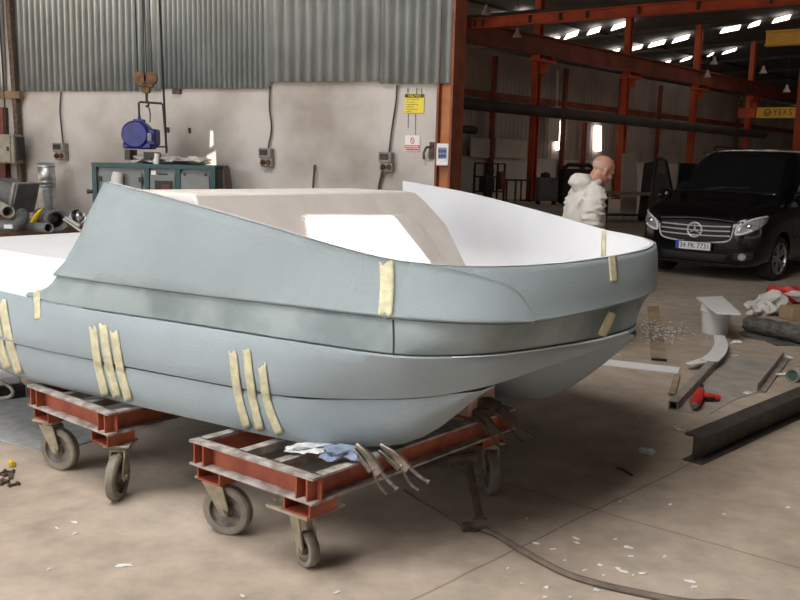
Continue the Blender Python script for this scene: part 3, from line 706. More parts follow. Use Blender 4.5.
# ================================================================== BOAT PLUG
KB = .983                                               # hull size, with its bottom on the dollies
BF = frame(V((.725*KB, 4.2*KB, 0)), V((.809, -.588, 0)))      # x towards the bow, y to the far side, z up
BFi = BF.inverted()
boat = thing('boat_hull', 'pale grey blue unfinished boat hull with masking tape resting on red dollies', 'boat', BF)
G_ = [(-1.80,-1.27,1.47), (-1.50,-1.285,1.437), (-1.21,-1.283,1.40), (-.90,-1.26,1.352), (-.626,-1.211,1.30), (-.38,-1.135,1.245), (-.175,-1.055,1.207), (.04,-.985,1.198), (.20,-.83,1.195), (.32,-.53,1.195), (.362,-.2,1.195), (.372,.1,1.195), (.355,.4,1.195), (.30,.68,1.195), (.2,.94,1.197), (.02,1.16,1.205), (-.2,1.235,1.22), (-.626,1.27,1.30), (-1.21,1.29,1.40), (-1.50,1.285,1.437), (-1.80,1.27,1.47)]
L1_ = [(-1.93,-1.478,1.01), (-1.6,-1.45,1.01), (-.97,-1.379,1.01), (-.455,-1.30,1.01), (-.04,-1.235,1.01), (.174,-1.147,1.008), (.31,-1.02,1.004), (.39,-.86,1.0), (.445,-.55,1.0), (.466,-.15,1.0), (.462,.1,1.0), (.425,.36,1.0), (.345,.6,1.0), (.26,.8,1.0), (.14,1.02,1.0), (-.03,1.19,1.005), (-.455,1.30,1.01), (-.97,1.40,1.01), (-1.6,1.45,1.01), (-1.93,1.478,1.01)]
L2_ = [(-2.21,-1.475,.87), (-1.85,-1.49,.87), (-.966,-1.388,.87), (-.42,-1.333,.87), (-.004,-1.262,.87), (.168,-1.13,.87), (.28,-.97,.87), (.397,-.645,.87), (.463,-.36,.87), (.48,-.05,.87), (.43,.13,.87), (.355,.3,.87), (.24,.6,.87), (.11,.9,.87), (-.06,1.14,.87), (-.25,1.27,.87), (-.966,1.40,.87), (-1.85,1.49,.87), (-2.21,1.475,.87)]
L2F = [(-3.6,-1.36,.87), (-2.9,-1.43,.87)] + L2_ + [(-2.9,1.43,.87), (-3.6,1.36,.87)]
L3F = [(-3.6,-1.42,.64), (-2.9,-1.50,.64), (-2.3,-1.53,.64), (-1.86,-1.504,.64), (-.8,-1.378,.64), (-.488,-1.34,.645), (-.163,-1.21,.665), (.03,-1.127,.69), (.13,-1.06,.71), (.255,-.955,.745), (.385,-.64,.80), (.455,-.36,.83), (.462,-.06,.845), (.40,.12,.845), (.32,.29,.84), (.20,.58,.80), (.06,.88,.745), (-.10,1.10,.69), (-.28,1.23,.665), (-.488,1.30,.645), (-.8,1.378,.64), (-1.86,1.504,.64), (-2.9,1.50,.64), (-3.6,1.42,.64)]
def fit(R): return [(a*KB, b*KB, 1.6 - (1.6 - c)*KB) for a, b, c in R]
G_, L1_, L2_, L2F, L3F = map(fit, (G_, L1_, L2_, L2F, L3F))
NU = 150
def normals(R):
    out = []
    for i in range(len(R)):
        t = R[min(i+1, len(R)-1)] - R[max(i-1, 0)]; n = V((t.y, -t.x, 0)); 
        out.append(n.normalized())
    return out
def off(R, d, dz=0.0):
    N = normals(R); return [p + n*d + V((0, 0, dz)) for p, n in zip(R, N)]
G = spline(G_, NU); L1 = spline(L1_, NU); L2 = spline(L2_, NU); L2f = spline(L2F, NU + 50); L3f = spline(L3F, NU + 50)
# make sure the normals point outwards (near side is -y)
assert normals(L2)[20].y < 0
def mix(A, B, t): return [a.lerp(b, t) for a, b in zip(A, B)]
def bulge(A, B, t, k):
    R = mix(A, B, t); N = normals(R); w = 4*t*(1-t); return [p + n*k*w for p, n in zip(R, N)]
SURF = []          # world faces the tape is laid on
def addsurf(mb):
    k = len(SURF_V); SURF_V.extend(mb.v); SURF_F.extend([tuple(i + k for i in f) for f in mb.f])
SURF_V, SURF_F = [], []
def aft(R, k):      # pull the aft ends forwards: the concave cut of the side panel
    n = len(R); out = []
    for i, p in enumerate(R):
        q = min(i, n-1-i); w = max(0, 1 - q/14.0); out.append(p + V((k*w, 0, 0)))
    return out
# upper side panels: from the gunwale to the first crease
rows = [G] + [aft(bulge(G, L1, t, .012), .03*math.sin(PI*t) + (.02 if t > .4 else 0)) for t in (.12, .25, .4, .55, .7, .85)] + [off(L1, .004, .008), off(L1, .001, .0), off(L1, -.02, .001)]
mb = MB(BF); mb.grid(rows, flip=True); addsurf(mb); mb.build('upper_side', 'plug_upper', boat, recalc=False, solid=.016, sharp=40)
# bow panel: the raised field that ends in a rounded tip left of the bow
def proj(P):
    v = P - CP; z = v.dot(FW); return 400 + FPX*v.dot(RT)/z, 300 + FPX*v.dot(DN)/z
edge = [(393,1.0), (420,.985), (440,.955), (470,.86), (500,.72), (513,.60), (521,.46), (527,.30), (531,.12), (533,.02)]
def vtop(x):
    if x < edge[0][0]: return 1.0
    for (a, va), (b, vb) in zip(edge, edge[1:]):
        if x <= b: return va + (vb-va)*(x-a)/(b-a)
    return None
Gd, L1d = spline(G_, 900), spline(L1_, 900)
N1, N0 = normals(Gd), normals(L1d)
cols = []
for i in range(900):
    if L1d[i].y > 0: break
    x, y = proj(BF @ L1d[i])
    if x < 391: continue
    v = vtop(x)
    if v is None: break
    c = []
    for j in range(9):
        t = v * j / 8.0; p = L1d[i].lerp(Gd[i], t); n = N0[i].lerp(N1[i], t)
        w = 4*t*(1-t)
        q = min(1, max(0, (x - 391)/55)); e = .013 * q*q*(3 - 2*q) * min(1.0, 8*(1 - j/8.0) + (1 if v > .985 else 0))
        c.append(p + n*(.012*w + e) + V((0, 0, .009 if j == 0 else 0)))
    cols.append(c)
cols = cols[::3] + [cols[-1]]
rows = [[c[j] for c in cols] for j in range(8, -1, -1)]
mb = MB(BF); mb.grid(rows, flip=True); addsurf(mb); mb.build('bow_panel', 'plug_upper', boat, recalc=False, solid=.006, sharp=50)
# middle band between the two creases
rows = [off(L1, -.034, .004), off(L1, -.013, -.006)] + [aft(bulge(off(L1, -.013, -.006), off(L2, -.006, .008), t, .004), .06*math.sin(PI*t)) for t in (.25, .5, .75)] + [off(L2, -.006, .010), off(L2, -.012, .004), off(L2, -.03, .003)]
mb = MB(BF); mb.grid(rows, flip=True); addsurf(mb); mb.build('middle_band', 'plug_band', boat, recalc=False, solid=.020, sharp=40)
# vertical seam at the near bow corner
# lower hull down to the chine crease
rows = [off(L2f, -.03, .0), off(L2f, -.003, 0), off(L2f, .0, -.006)] + [bulge(off(L2f, 0, -.006), L3f, t, .010) for t in (.25, .5, .75)] + [L3f, off(L3f, -.004, -.008), off(L3f, -.034, -.008)]
mb = MB(BF); mb.grid(rows, flip=True); addsurf(mb)
n = NU + 50
under = off(L3f, -.034, -.008)
# underside between the lobes
rws = []
for t in [k/8 for k in range(9)]:
    rws.append([under[i].lerp(under[n-1-i], t) + V((0, 0, .06*math.sin(PI*t))) for i in range(n//2)])
mb.grid(rws)
tr = [off(L2f, -.003, 0)[0], L3f[0], L3f[-1], off(L2f, -.003, 0)[-1]]
mb.add(tr, [(0, 1, 2, 3)])
mb.build('lower_hull', 'plug_lower', boat, recalc=False, sharp=40)
# side hulls (near, far) and the middle hull
def lobe(st, name, mt):
    mb = MB(BF); rings = []
    for X, yo, yi, zt_o, zt_i, zb, yb0, yb1 in st:
        X, yo, yi, yb0, yb1 = (k*KB for k in (X, yo, yi, yb0, yb1)); zt_o, zt_i, zb = (1.6 - (1.6 - k)*KB for k in (zt_o, zt_i, zb))
        c = []
        c.append(V((X, yo, zt_o)))
        for t in (.2, .4, .6, .8): c.append(V((X, yo + (yb0-yo)*(t**3.0), zt_o + (zb-zt_o)*(1-(1-t)**1.15))))
        for t in (0, .25, .5, .75, 1): c.append(V((X, yb0 + (yb1-yb0)*t, zb - .012*math.sin(PI*t))))
        for t in (.2, .4, .6, .8): c.append(V((X, yb1 + (yi-yb1)*(t**1.5), zb + (zt_i-zb)*t)))
        c.append(V((X, yi, zt_i)))
        rings.append(c)
    # resample along the length
    out = []
    m = len(rings[0])
    cols = [spline([r[j] for r in rings], 60) for j in range(m)]
    out = [[cols[j][i] for j in range(m)] for i in range(60)]
    mb.grid(out); mb.add(out[0], [tuple(range(m))])
    addsurf(mb)
    return mb.build(name, mt, boat, sharp=50)
ST = []
def l3y(X):
    best = min((p for p in L3f if p.y < 0), key=lambda p: abs(p.x - X*KB)); return best.y/KB, 1.6 - (1.6 - best.z)/KB
for X, zb, w0, yb1, yi, zi in ((-3.6, .46, .10, -.80, -.55, .72), (-2.4, .43, .07, -.80, -.60, .72), (-1.6, .43, .06, -.82, -.62, .72), (-.9, .43, .05, -.84, -.64, .73), (-.45, .43, .05, -.86, -.66, .74), (-.25, .432, .06, -.88, -.68, .745), (-.12, .445, .08, -.90, -.70, .75), (-.02, .495, .09, -.905, -.74, .755), (.06, .565, .08, -.905, -.78, .76), (.14, .640, .06, -.91, -.83, .76), (.21, .705, .04, -.92, -.87, .765), (.262, .742, .01, -.935, -.92, .755)):
    yo, zo = l3y(X); ST.append((X, yo + .012, yi, zo - .015, zi, zb, yo + w0, yb1))
lobe(ST, 'near_side_hull', 'plug_lower')
lobe([(X - .22, -yo, -yi, zo, zi, zb + .0, -y0, -y1) for X, yo, yi, zo, zi, zb, y0, y1 in ST], 'far_side_hull', 'plug_lower')
K = []
for X, zb, w, wb in ((-3.6, .46, .42, .16), (-1.6, .43, .42, .16), (-.6, .425, .40, .15), (-.25, .425, .38, .13), (-.1, .43, .36, .11), (.0, .44, .34, .09), (.09, .485, .31, .07), (.19, .56, .27, .05), (.29, .65, .2, .03), (.38, .74, .12, .02), (.455, .825, .03, .01)):
    K.append((X, -w + .05, w + .05, .83, .83, zb, -wb + .05, wb + .05))
lobe(K, 'middle_hull', 'plug_lower')
# white inner skin, rim to cockpit floor
Gi = off(G, -.0305, -.003)
L1i = off(L1, -.05); L2i = off(L2, -.07, .0)
rows = [off(G, -.015, .002), off(G, -.034, .002)] + [bulge(Gi, L1i, t, .0) for t in (.1, .3, .5, .7, .9, 1)] + [mix(L1i, L2i, .5), L2i]
mb = MB(BF); mb.grid(rows, flip=False); mb.build('inner_skin', 'deck_white', boat, recalc=False, sharp=50)
Ld = off(L2f, -.045, .0); nd = len(Ld)
mb = MB(BF); mb.grid([[Ld[i] + V((0, 0, -.003)) for i in range(nd//2)], [Ld[nd-1-i] + V((0, 0, -.003)) for i in range(nd//2)]]); mb.build('cockpit_floor', 'deck_white', boat, recalc=False)
# raised aft deck block and the sloping white side deck beside it
ZD = 1.06
nearY = (BFi @ atz(30, 254.5, ZD)).y
XB = (BFi @ atz(40, 234.5, ZD)).x
mb = MB(BF)
poly = [(XB, nearY + .10), (-2.9, nearY + .01), (-2.35, nearY), (-1.64, nearY + .02), (-1.64, 1.10), (XB, 1.10)]
mb.prism(poly, .885, ZD); mb.build('aft_deck', 'deck_white', boat, bevel=.008)
O_ = [p for p in off(L2f, -.012, .0) if p.y < 0 and p.x < -1.66]
mb = MB(BF); mb.grid([[V((p.x, p.y + (nearY + .03 - p.y)*t, p.z + (.985 - p.z)*math.sin(t*PI/2))) for p in O_] for t in (0, .2, .4, .6, .8, 1)]); mb.build('side_deck', 'deck_white', boat, recalc=False)
# the cream foam console: bulkhead that leans towards the bow, with a raised pad
XT, KX, ZT = -1.20*KB, .75, 1.6 - .165*KB
nP = V((1, 0, KX)).normalized(); pP = V((XT, 0, ZT))
def onface(x, y, off_=0.0):
    n = BF.to_3x3() @ nP; return BFi @ atplane(x, y, BF @ (pP + nP*off_), n)
cr = onface(417, 191); c2 = onface(447, 225); c3 = onface(465, 268)
ys = -1.215
YT = cr.y; k_ = (c3.y - cr.y)/(cr.z - c3.z)
zf = .882
def fp(y, z): return V((XT + (ZT - z)*KX, y, z))
zt1 = cr.z
mb = MB(BF)
front = [fp(ys - .07, zf), fp(YT + k_*(zt1 - zf), zf), fp(c2.y, c2.z), fp(YT + .03, zt1 - .06), fp(YT - .02, zt1 - .012), fp(YT - .10, zt1), fp(ys + .02, onface(182, 194).z)]
back = [V((-1.66, p.y, p.z)) for p in front]
n = len(front); vs = front + back
fs = [tuple(range(n)), tuple(reversed(range(n, 2*n)))] + [(i, i+n, (i+1) % n + n, (i+1) % n) for i in range(n)]
mb.add(vs, fs); mb.build('foam_console', 'foam_cream', boat, bevel=.014)
# pad on the console
pad = [onface(301, 216), onface(398, 215.5), onface(411, 219), onface(422, 229), onface(446, 268)]
pad = pad + [fp(pad[-1].y + .06, .89), fp(pad[0].y - .0, .89)]
mb = MB(BF); n = len(pad); t = nP*.028
cen = sum(pad, V())/n
mb.ring([[p for p in pad], [p + t*.7 for p in pad], [p + (cen - p).normalized()*.02 + t for p in pad]], True, False, True)
mb.build('console_pad', 'foam_cream', boat, bevel=.008)
SEATQ = [BF @ onface(x, y, .028) for x, y in ((303.5, 217), (394, 216.5), (432, 264), (302, 264))]
# seam down the near bow corner (dark gap in the middle band)
SB = BVHTree.FromPolygons(SURF_V, SURF_F)
def hit(x, y, lift=.003):
    d = ray(x, y).normalized(); r = SB.ray_cast(CP, d)
    if r[0] is None: return None
    n = r[1] if r[1].dot(d) < 0 else -r[1]
    return r[0] + n*lift
def strip(pts, w, name, m, lift=.0065, n=22, torn=1.5, parent=None, label=None):
    """a strip laid on the hull along the centre line pts (photo positions)"""
    C2 = spline([(a, b, 0) for a, b in pts], n); D = []; Q = []
    for i, c in enumerate(C2):
        t = (C2[min(i+1, n-1)] - C2[max(i-1, 0)]).normalized(); s = V((-t.y, t.x, 0)); dr = []; qr = []
        for j in range(5):
            q = c + s*w*(j/4 - .5)
            if i in (0, n-1): q = q + t*random.uniform(-torn, torn)
            h = hit(q.x, q.y, lift); qr.append(ray(q.x, q.y).normalized()); dr.append(None if h is None else (h - CP).length)
        if all(d is not None for d in dr): D.append(dr); Q.append(qr)
    rows = []; k = len(D)
    for i in range(k):          # the tape bridges the grooves
        rows.append([CP + Q[i][j]*sorted(D[max(0, min(k-1, i+e))][j] for e in (-2, -1, 0, 1, 2))[1] for j in range(5)])
    mb = MB(); mb.grid(rows)
    o = mb.build(name, m, boat, recalc=False, sharp=60)
    md = o.modifiers.new('sol', 'SOLIDIFY'); md.thickness = .0012; md.offset = 0
    return o
# thin dark joint and the tape
strip([(393, 320), (393.5, 338), (393.5, 354)], 1.6, 'panel_joint', 'black', lift=.002, torn=0)
strip([(386.5, 263), (387, 285), (385, 316)], 14, 'masking_tape', 'tape', torn=3)
for pts in ([(92.8,328), (98,365), (107,403)], [(103,325.5), (109,365), (119,405)], [(114,331), (120,368), (130.5,408)],
            [(232.5,352), (238,395), (249,436)], [(246,349), (252,395), (262,439)], [(261.5,365), (268,405), (282.5,441)],
            [(2,302), (9,340), (20,377)], [(-7,302), (0,345), (10,375)]):
    strip(pts, 8.0, 'masking_tape', 'tape', torn=3)
strip([(36.5, 291), (37.5, 320)], 6.5, 'masking_tape', 'tape', torn=2)
strip([(612, 254), (614.5, 281)], 8, 'masking_tape', 'tape', torn=1.5)
strip([(612, 313), (607, 325), (601, 337)], 9, 'masking_tape', 'tape', torn=2)
strip([(x, y) for x, y in ((452, 357.3), (490, 355.6), (530, 351), (560, 346.5), (600, 339.6), (628, 331.5))], 1.5, 'white_seam', 'white', lift=.002, torn=0, n=60)
# tape folded over onto the inside of the far rim
iv = []; fi = []
best = None
for i in range(NU):
    x, y = proj(BF @ Gi[i])
    if Gi[i].y > .3 and Gi[i].x > -.5 and (best is None or abs(x - 606) < best[0]): best = (abs(x - 606), i)
i = best[1]; rws = []
for k in range(-2, 3):
    rws.append([(Gi[i].lerp(Gi[i+1], .5 + k*.2)).lerp(L1i[i].lerp(L1i[i+1], .5 + k*.2), t) - normals(Gi)[i]*.004 for t in (0, .2, .5, .8)])
mb = MB(BF); mb.grid(rws); mb.build('masking_tape', 'tape', boat, recalc=False, solid=.001)

# ================================================================== DOLLIES
def caster(F, x, y, zplate, r, w, g, parent, flat=False):
    """a swivel caster at (x, y): plate, fork, wheel with hub; g = where the wheel meets the floor"""
    dx, dy = g[0] - x, g[1] - y; tr = max(.02, min(.16, math.hypot(dx, dy)))
    T = F @ Matrix.Translation((x, y, 0)) @ Matrix.Rotation(math.atan2(dy, dx), 4, 'Z')
    m = MB(T); m.box((0, 0, zplate - .006), (.13 if not flat else .17, .12 if not flat else .15, .012)); m.cyl((0, 0, zplate - .012), (0, 0, zplate - .035), .045, .04, 16)
    m.build('swivel_plate', 'caster_fork', parent, bevel=.003)
    m = MB(T)
    for s in (-1, 1):
        y0 = s*(w/2 + .010)
        poly = [(-.045, zplate - .03), (.045, zplate - .03), (tr + .022, r + .015), (tr + .012, r - .018), (tr - .014, r - .016), (tr - .03, r + .01)]
        m.prism(poly, -.004, .004, Matrix.Translation((0, y0, 0)) @ Matrix.Rotation(PI/2, 4, 'X'))
    m.box((0, 0, zplate - .034), (.085, w + .03, .010))
    m.cyl((tr, -w/2 - .022, r), (tr, w/2 + .022, r), .012, seg=10)
    m.build('fork', 'caster_fork', parent)
    m = MB(T); m.lathe([(r*.68, -w/2), (r*.93, -w/2), (r, -w/2 + .008), (r, w/2 - .008), (r*.93, w/2), (r*.68, w/2), (r*.68, -w/2)], (tr, 0, r), (0, 1, 0), 40)
    wl = m.build('wheel', 'caster_tyre', parent)
    m = MB(T); m.lathe([(0, -w*.42), (r*.26, -w*.42), (r*.28, -w*.16), (r*.60, -w*.16), (r*.69, -w*.34), (r*.69, w*.34), (r*.60, w*.16), (r*.28, w*.16), (r*.26, w*.42), (0, w*.42)], (tr, 0, r), (0, 1, 0), 32); m.build('wheel_hub', 'caster_hub', wl)
def dolly(c_near_bow, c_near_aft, c_far, length, label, mred, casters):
    """steel dolly; corners are the near end of its top, bow side and aft side"""
    o = V(c_near_bow); e = V(c_near_aft) - o; Wd = e.length
    F = frame(V((o.x, o.y, 0)), V((e.x, e.y, 0)).cross(V((0, 0, 1))) * (1 if V((e.x, e.y, 0)).cross(V((0,0,1))).dot(BF.to_3x3() @ V((0, 1, 0))) > 0 else -1))
    F = F.copy()
    # x runs under the boat, y: aft is +y or -y
    sgn = 1 if (F.inverted() @ V(c_near_aft)).y > 0 else -1
    t = thing('boat_dolly', label, 'dolly', F, 'red steel dollies under the boat')
    lx = V(c_far) - o; lx.z = 0; lx.normalize(); ly = V((e.x, e.y, 0)).normalized()*sgn     # the welded frame is a little out of square
    for i in range(3): F[i][0] = lx[i]; F[i][1] = ly[i]
    zt = o.z; H = .108; Y = lambda v: sgn*v
    def channel(name, p0, p1, face, m_):
        # web in the middle, flanges top and bottom, open towards 'face'
        p0, p1 = V(p0), V(p1); mb = MB(F); fc = V(face); cx = (p0+p1)/2
        mb.beam(p0 + V((0, 0, zt - H/2)) - fc*.022, p1 + V((0, 0, zt - H/2)) - fc*.022, .008, H)
        o1 = mb.build(name, m_, t)
        mb = MB(F)
        mb.beam(p0 + V((0, 0, zt - .005)), p1 + V((0, 0, zt - .005)), .054, .010); mb.beam(p0 + V((0, 0, zt - H + .005)), p1 + V((0, 0, zt - H + .005)), .054, .010)
        mb.build(name.replace('web', 'flange'), 'dusty_steel', t)
    W = Wd; Lg = length
    channel('end_web', (.027, Y(0), 0), (.027, Y(W), 0), (-1, 0, 0), mred)
    channel('end_web', (Lg - .027, Y(0), 0), (Lg - .027, Y(W), 0), (1, 0, 0), mred)
    channel('side_web', (.054, Y(.027), 0), (Lg - .054, Y(.027), 0), (0, -sgn, 0), mred)
    channel('side_web', (.054, Y(W - .027), 0), (Lg - .054, Y(W - .027), 0), (0, sgn, 0), mred)
    for q in (.36, .64):
        m = MB(F); m.box((Lg/2, Y(W*q), zt - .022), (Lg - .112, .045, .035)); m.build('inner_bar', 'dusty_steel', t)
    for a, b in ((.045, .03), (.045, W - .03)):
        for dx in (0, .012): pass
        m = MB(F); m.box((.028, Y(b), zt - H/2), (.054, .008, H - .02)); m.build('corner_stiffener', mred, t)
        m = MB(F); m.box((.028, Y(b + (.055 if b < .1 else -.055)), zt - H/2), (.054, .008, H - .02)); m.build('corner_stiffener', mred, t)
    for (x, yv, r, w, g, flat) in casters:
        zb = zt - H; hb = .062; gl = None; swx, swy = x, Y(yv)
        if len(g) == 4:
            gl = F.inverted() @ atz(g[0], g[1], 0); dv = F.inverted().to_3x3() @ V((g[2], g[3], 0)).normalized(); q = gl - dv*.055
            swx, swy = q.x, q.y
        mb = MB(F); sx, sy = .14, .14
        yy = Y(yv)
        for dz in (0, -hb + .008): mb.box((x, yy, zb - .004 + dz), (sx, sy, .008))
        for s in (-1, 1): mb.box((x, yy + s*(sy/2 - .004), zb - hb/2), (sx, .008, hb))
        mb.box((x + .03, yy, zb - hb/2), (.008, sy - .01, hb - .01))
        mb.build('caster_block', mred, t)
        zp = zb - hb
        if flat:
            mb = MB(F); mb.box(((x + swx)/2, (yy + swy)/2, zp - .006), (.20, .22, .012)); mb.build('spacer_plate', 'caster_fork', t); zp -= .012
            mb = MB(F); mb.box((x + .02, yy, zp - .0), (.10, .03, .03)); 
        gl = gl or V((x + g[2], yy + Y(g[1]), 0))
        caster(F, swx, swy, zp, r, w, gl, t, flat)
    return t, F, sgn
def toF(F, x, y): # wheel ground point in dolly axes
    return F.inverted() @ atz(x, y, 0)
ca = lambda *a: a
d1n, d1a = atz(312.5, 479, .435), atz(189, 439.5, .435)
DL1 = (atz(516, 408, .435) - d1n).length; DW1 = (d1a - d1n).length
d1, F1, s1 = dolly(d1n, d1a, atz(516, 408, .435), DL1, 'rust red steel dolly under the bow, nearest the middle of the photo', 'red_steel',
    [(.085, .095, .073, .040, (307, 566, .6, -.8), True), (.085, DW1 - .10, .110, .045, (228, 533.5, .95, -.3), False), (DL1 - .13, .11, .110, .045, (490, 494, .1, -1), False), (DL1 - .13, DW1 - .11, .110, .045, (-999, .02, .08), False)])
d2n, d2a = atz(107.5, 414, .435), atz(27, 385, .435); DW2 = (d2a - d2n).length
d2, F2, s2 = dolly(d2n, d2a, d2n + (atz(516, 408, .435) - d1n), 1.40, 'red steel dolly further aft under the hull at the left', 'red_steel',
    [(.085, .10, .110, .045, (118, 499, -.05, -1), False), (.085, DW2 - .10, .110, .045, (61, 469, .95, -.35), False), (1.26, .11, .110, .045, (-999, .02, .08), False), (1.26, DW2 - .11, .110, .045, (-999, .02, .08), False)])
# ================================================================== UNDER THE HULL
a, b = atz(466, 418, .44), atz(491, 409, .44)
la, lb = BFi @ a, BFi @ b
m = MB(BF); m.box(((la.x+lb.x)/2 - .10, (la.y+lb.y)/2 + .02, .60), (.22, abs(lb.y-la.y) + .02, .32))
tag(m.build('support_block', 'pink_foam', bevel=.012), 'pinkish foam block between the dolly and the hull at the bow', 'block')
def rag(name, pts, w, mt, label):
    mb = MB(); C2 = spline([aty(x, y, Y) for x, y, Y in pts], 12); rows = []
    for i, c in enumerate(C2):
        rows.append([c + RT*(w*(j/6 - .5)*(.6 + .5*math.sin(i*.4 + 1))) + FW*(.018*math.sin(j*2.1 + i*.9)) for j in range(7)])
    mb.grid(rows); return tag(mb.build(name, mt, recalc=False, solid=.004, sub=1), label, 'cloth')
q = atz(497, 402, .42); yq = q.y + .06
rag('blue_rag', [(486, 381, yq + .06), (490, 390, yq), (497, 398, yq - .02), (508, 407, yq - .02)], .10, 'pale_blue', 'blue grey rag hanging under the bow beside the pinkish foam block')
q = atz(340, 461, .44)
m = MB(Matrix.Translation(q)); m.ball((0, .03, .025), (.13, .10, .05), 3, .9, 3); tag(m.build('plastic_bag', 'pale_blue'), 'crumpled pale blue plastic wedged between hull and dolly at the near corner', 'plastic')
q = atz(308, 455, .44); m = MB(Matrix.Translation(q)); m.ball((0, .05, .012), (.16, .09, .035), 8, .9, 3); tag(m.build('plastic_sheet', 'clear_film'), 'crumpled clear film on the front of the nearest dolly', 'plastic')
def aim(o, d):
    x = d.normalized(); y = V((-d.y, d.x, 0)).normalized(); z = x.cross(y); m = Matrix.Identity(4)
    for i in range(3): m[i][0] = x[i]; m[i][1] = y[i]; m[i][2] = z[i]; m[i][3] = o[i]
    return m
# locking pliers clamped on the dolly
def pliers(x0, y0, x1, y1, z0, z1, label, spread=.03, m_='tool_steel'):
    a = atz(x0, y0, z0); b = aty(x1, y1, a.y - .04); d = (b - a)
    F = aim(a, d); L = d.length
    t = thing('locking_pliers', label, 'pliers', F, 'locking pliers clamped along the nearest dolly')
    m = MB(F); m.tube([(-.05, 0, .022), (.0, 0, .022), (L*.3, 0, .018), (L*.7, 0, .016), (L*.95, 0, .020)], [.006, .008, .009, .0075, .007], 8); m.tube([(L*.9, 0, .018), (L*1.02, 0, .022)], .006, 8); m.build('upper_handle', m_, t)
    m = MB(F); m.tube(spline([(L*.12, 0, .0), (L*.35, 0, -.014), (L*.7, 0, -spread), (L*.97, 0, -spread*.9)], 10), [.0065]*10, 8); m.build('lower_handle', m_, t)
    m = MB(F); m.ring([[(-.09, -.008, .005), (-.09, .008, .005), (-.09, .008, .018), (-.09, -.008, .018)], [(-.02, -.011, .004), (-.02, .011, .004), (-.02, .011, .034), (-.02, -.011, .034)], [(.06, -.011, -.01), (.06, .011, -.01), (.06, .011, .03), (.06, -.011, .03)]]); m.build('upper_jaw', m_, t, bevel=.003)
    m = MB(F); m.ring([[(-.08, -.007, -.022), (-.08, .007, -.022), (-.08, .007, -.008), (-.08, -.007, -.008)], [(.03, -.010, -.026), (.03, .010, -.026), (.03, .010, .0), (.03, -.010, .0)]]); m.cyl((.03, -.014, .004), (.03, .014, .004), .007, seg=8); m.build('lower_jaw', m_, t, bevel=.003)
    m = MB(F); m.cyl((L*1.0, 0, .021), (L*1.06, 0, .023), .011, seg=10); m.build('adjusting_screw', m_, t)
pliers(369, 463, 392, 491, .44, .25, 'shiny locking pliers hanging from the dolly, leftmost of the four')
pliers(396, 461, 424, 485, .44, .26, 'darker locking pliers just right of the shiny pair under the bow', .035)
pliers(487, 425, 505, 444, .44, .27, 'dark locking pliers in front of the pinkish foam block', .03, 'rust_steel')
pliers(503, 415, 528, 438, .45, .28, 'dark locking pliers at the far right corner of the nearest dolly', .035, 'rust_steel')
# clamp bar lying across
a, b = atz(472, 413, .46), atz(505, 408, .46)
m = MB(); m.beam(a, b, .05, .03); m.ball((a+b)/2 + V((0, 0, .03)), (.14, .08, .06), 4, .6, 2); tag(m.build('clamp_screw', 'rust_steel'), 'dark rusty clamp lying on the dolly before the pinkish foam block', 'clamp')
# towing bar and hose
P1, P2 = atz(449, 461, .24), atz(476, 457, .26)
F = Matrix.Translation(V((P2.x, P2.y, 0)))
t = thing('towing_bar', 'bent dark steel towing bar standing on the floor under the bow', 'bar', F)
m = MB(); m.tube([P1, P2], .028, 10); m.build('cross_handle', 'rust_steel', t)
e0 = atz(480, 524, .03)
m = MB(); m.tube(spline([P2.lerp(P1, .35), aty(474, 490, (P2.y + e0.y)/2), aty(479, 515, e0.y + .02), e0, atz(462, 527, .025)], 16), .019, 10); m.build('arm', 'rust_steel', t)
m = MB(); m.cyl(e0 + V((-.03, 0, 0)), e0 + V((.03, 0, 0)), .028, seg=12); m.build('joint', 'rust_steel', t)
pts = [atz(x, y, .012) for x, y in ((478, 527), (497, 535), (520, 549), (545, 563), (570, 575), (600, 584), (640, 593), (690, 602), (730, 602), (780, 606))]
m = MB(); m.tube(spline(pts, 60), .016, 10, flat=.8); tag(m.build('rubber_hose', 'hose'), 'brown hose running over the floor from the towing bar to the lower right', 'hose')
pts = [atz(x, y, z) for x, y, z in ((404, 490, .10), (420, 501, .03), (440, 513, .008), (462, 527, .008), (476, 531, .008))]
m = MB(); m.tube(spline(pts, 24), .007, 6); tag(m.build('thin_cable', 'hose'), 'thin brown cable from under the dolly to the end of the hose', 'cable')
# slab behind the hull at the left edge
F = frame(atz(-40, 407, 0), atz(26, 398, 0) - atz(-40, 407, 0))
t = thing('foam_slab', 'white foam slab on a dark base on the floor behind the hull at the left edge', 'slab', F)
Lw = (atz(26, 398, 0) - atz(-40, 407, 0)).length
m = MB(F); m.box((Lw/2, .5, .045), (Lw, 1.0, .09)); m.build('base', 'black_steel', t, bevel=.006)
m = MB(F); m.box((Lw/2, .52, .12), (Lw - .03, .96, .06)); m.build('foam', 'foam_white', t, bevel=.01)
pts = [aty(x, y, atz(10, 400, .1).y - .02) for x, y in ((-8, 377), (4, 383), (11, 388), (13, 393), (9, 397), (-6, 399))]
m = MB(); m.tube(spline(pts, 20), .011, 8); tag(m.build('grey_hose', 'dusty_steel'), 'grey hose looped over the white slab at the left edge', 'hose')
# grey floor mat at the left
q = [atz(x, y, .0) for x, y in ((-60, 409), (26, 396), (180, 402), (135, 428), (75, 447), (43, 453), (20, 446), (-60, 424))]
m = MB(); c = sum(q, V())/len(q); m.ring([[p for p in q], [p + V((0, 0, .006)) for p in q]]); tag(m.build('floor_mat', 'floor_mat'), 'grey sheet lying on the floor under the aft dolly at the left', 'mat')

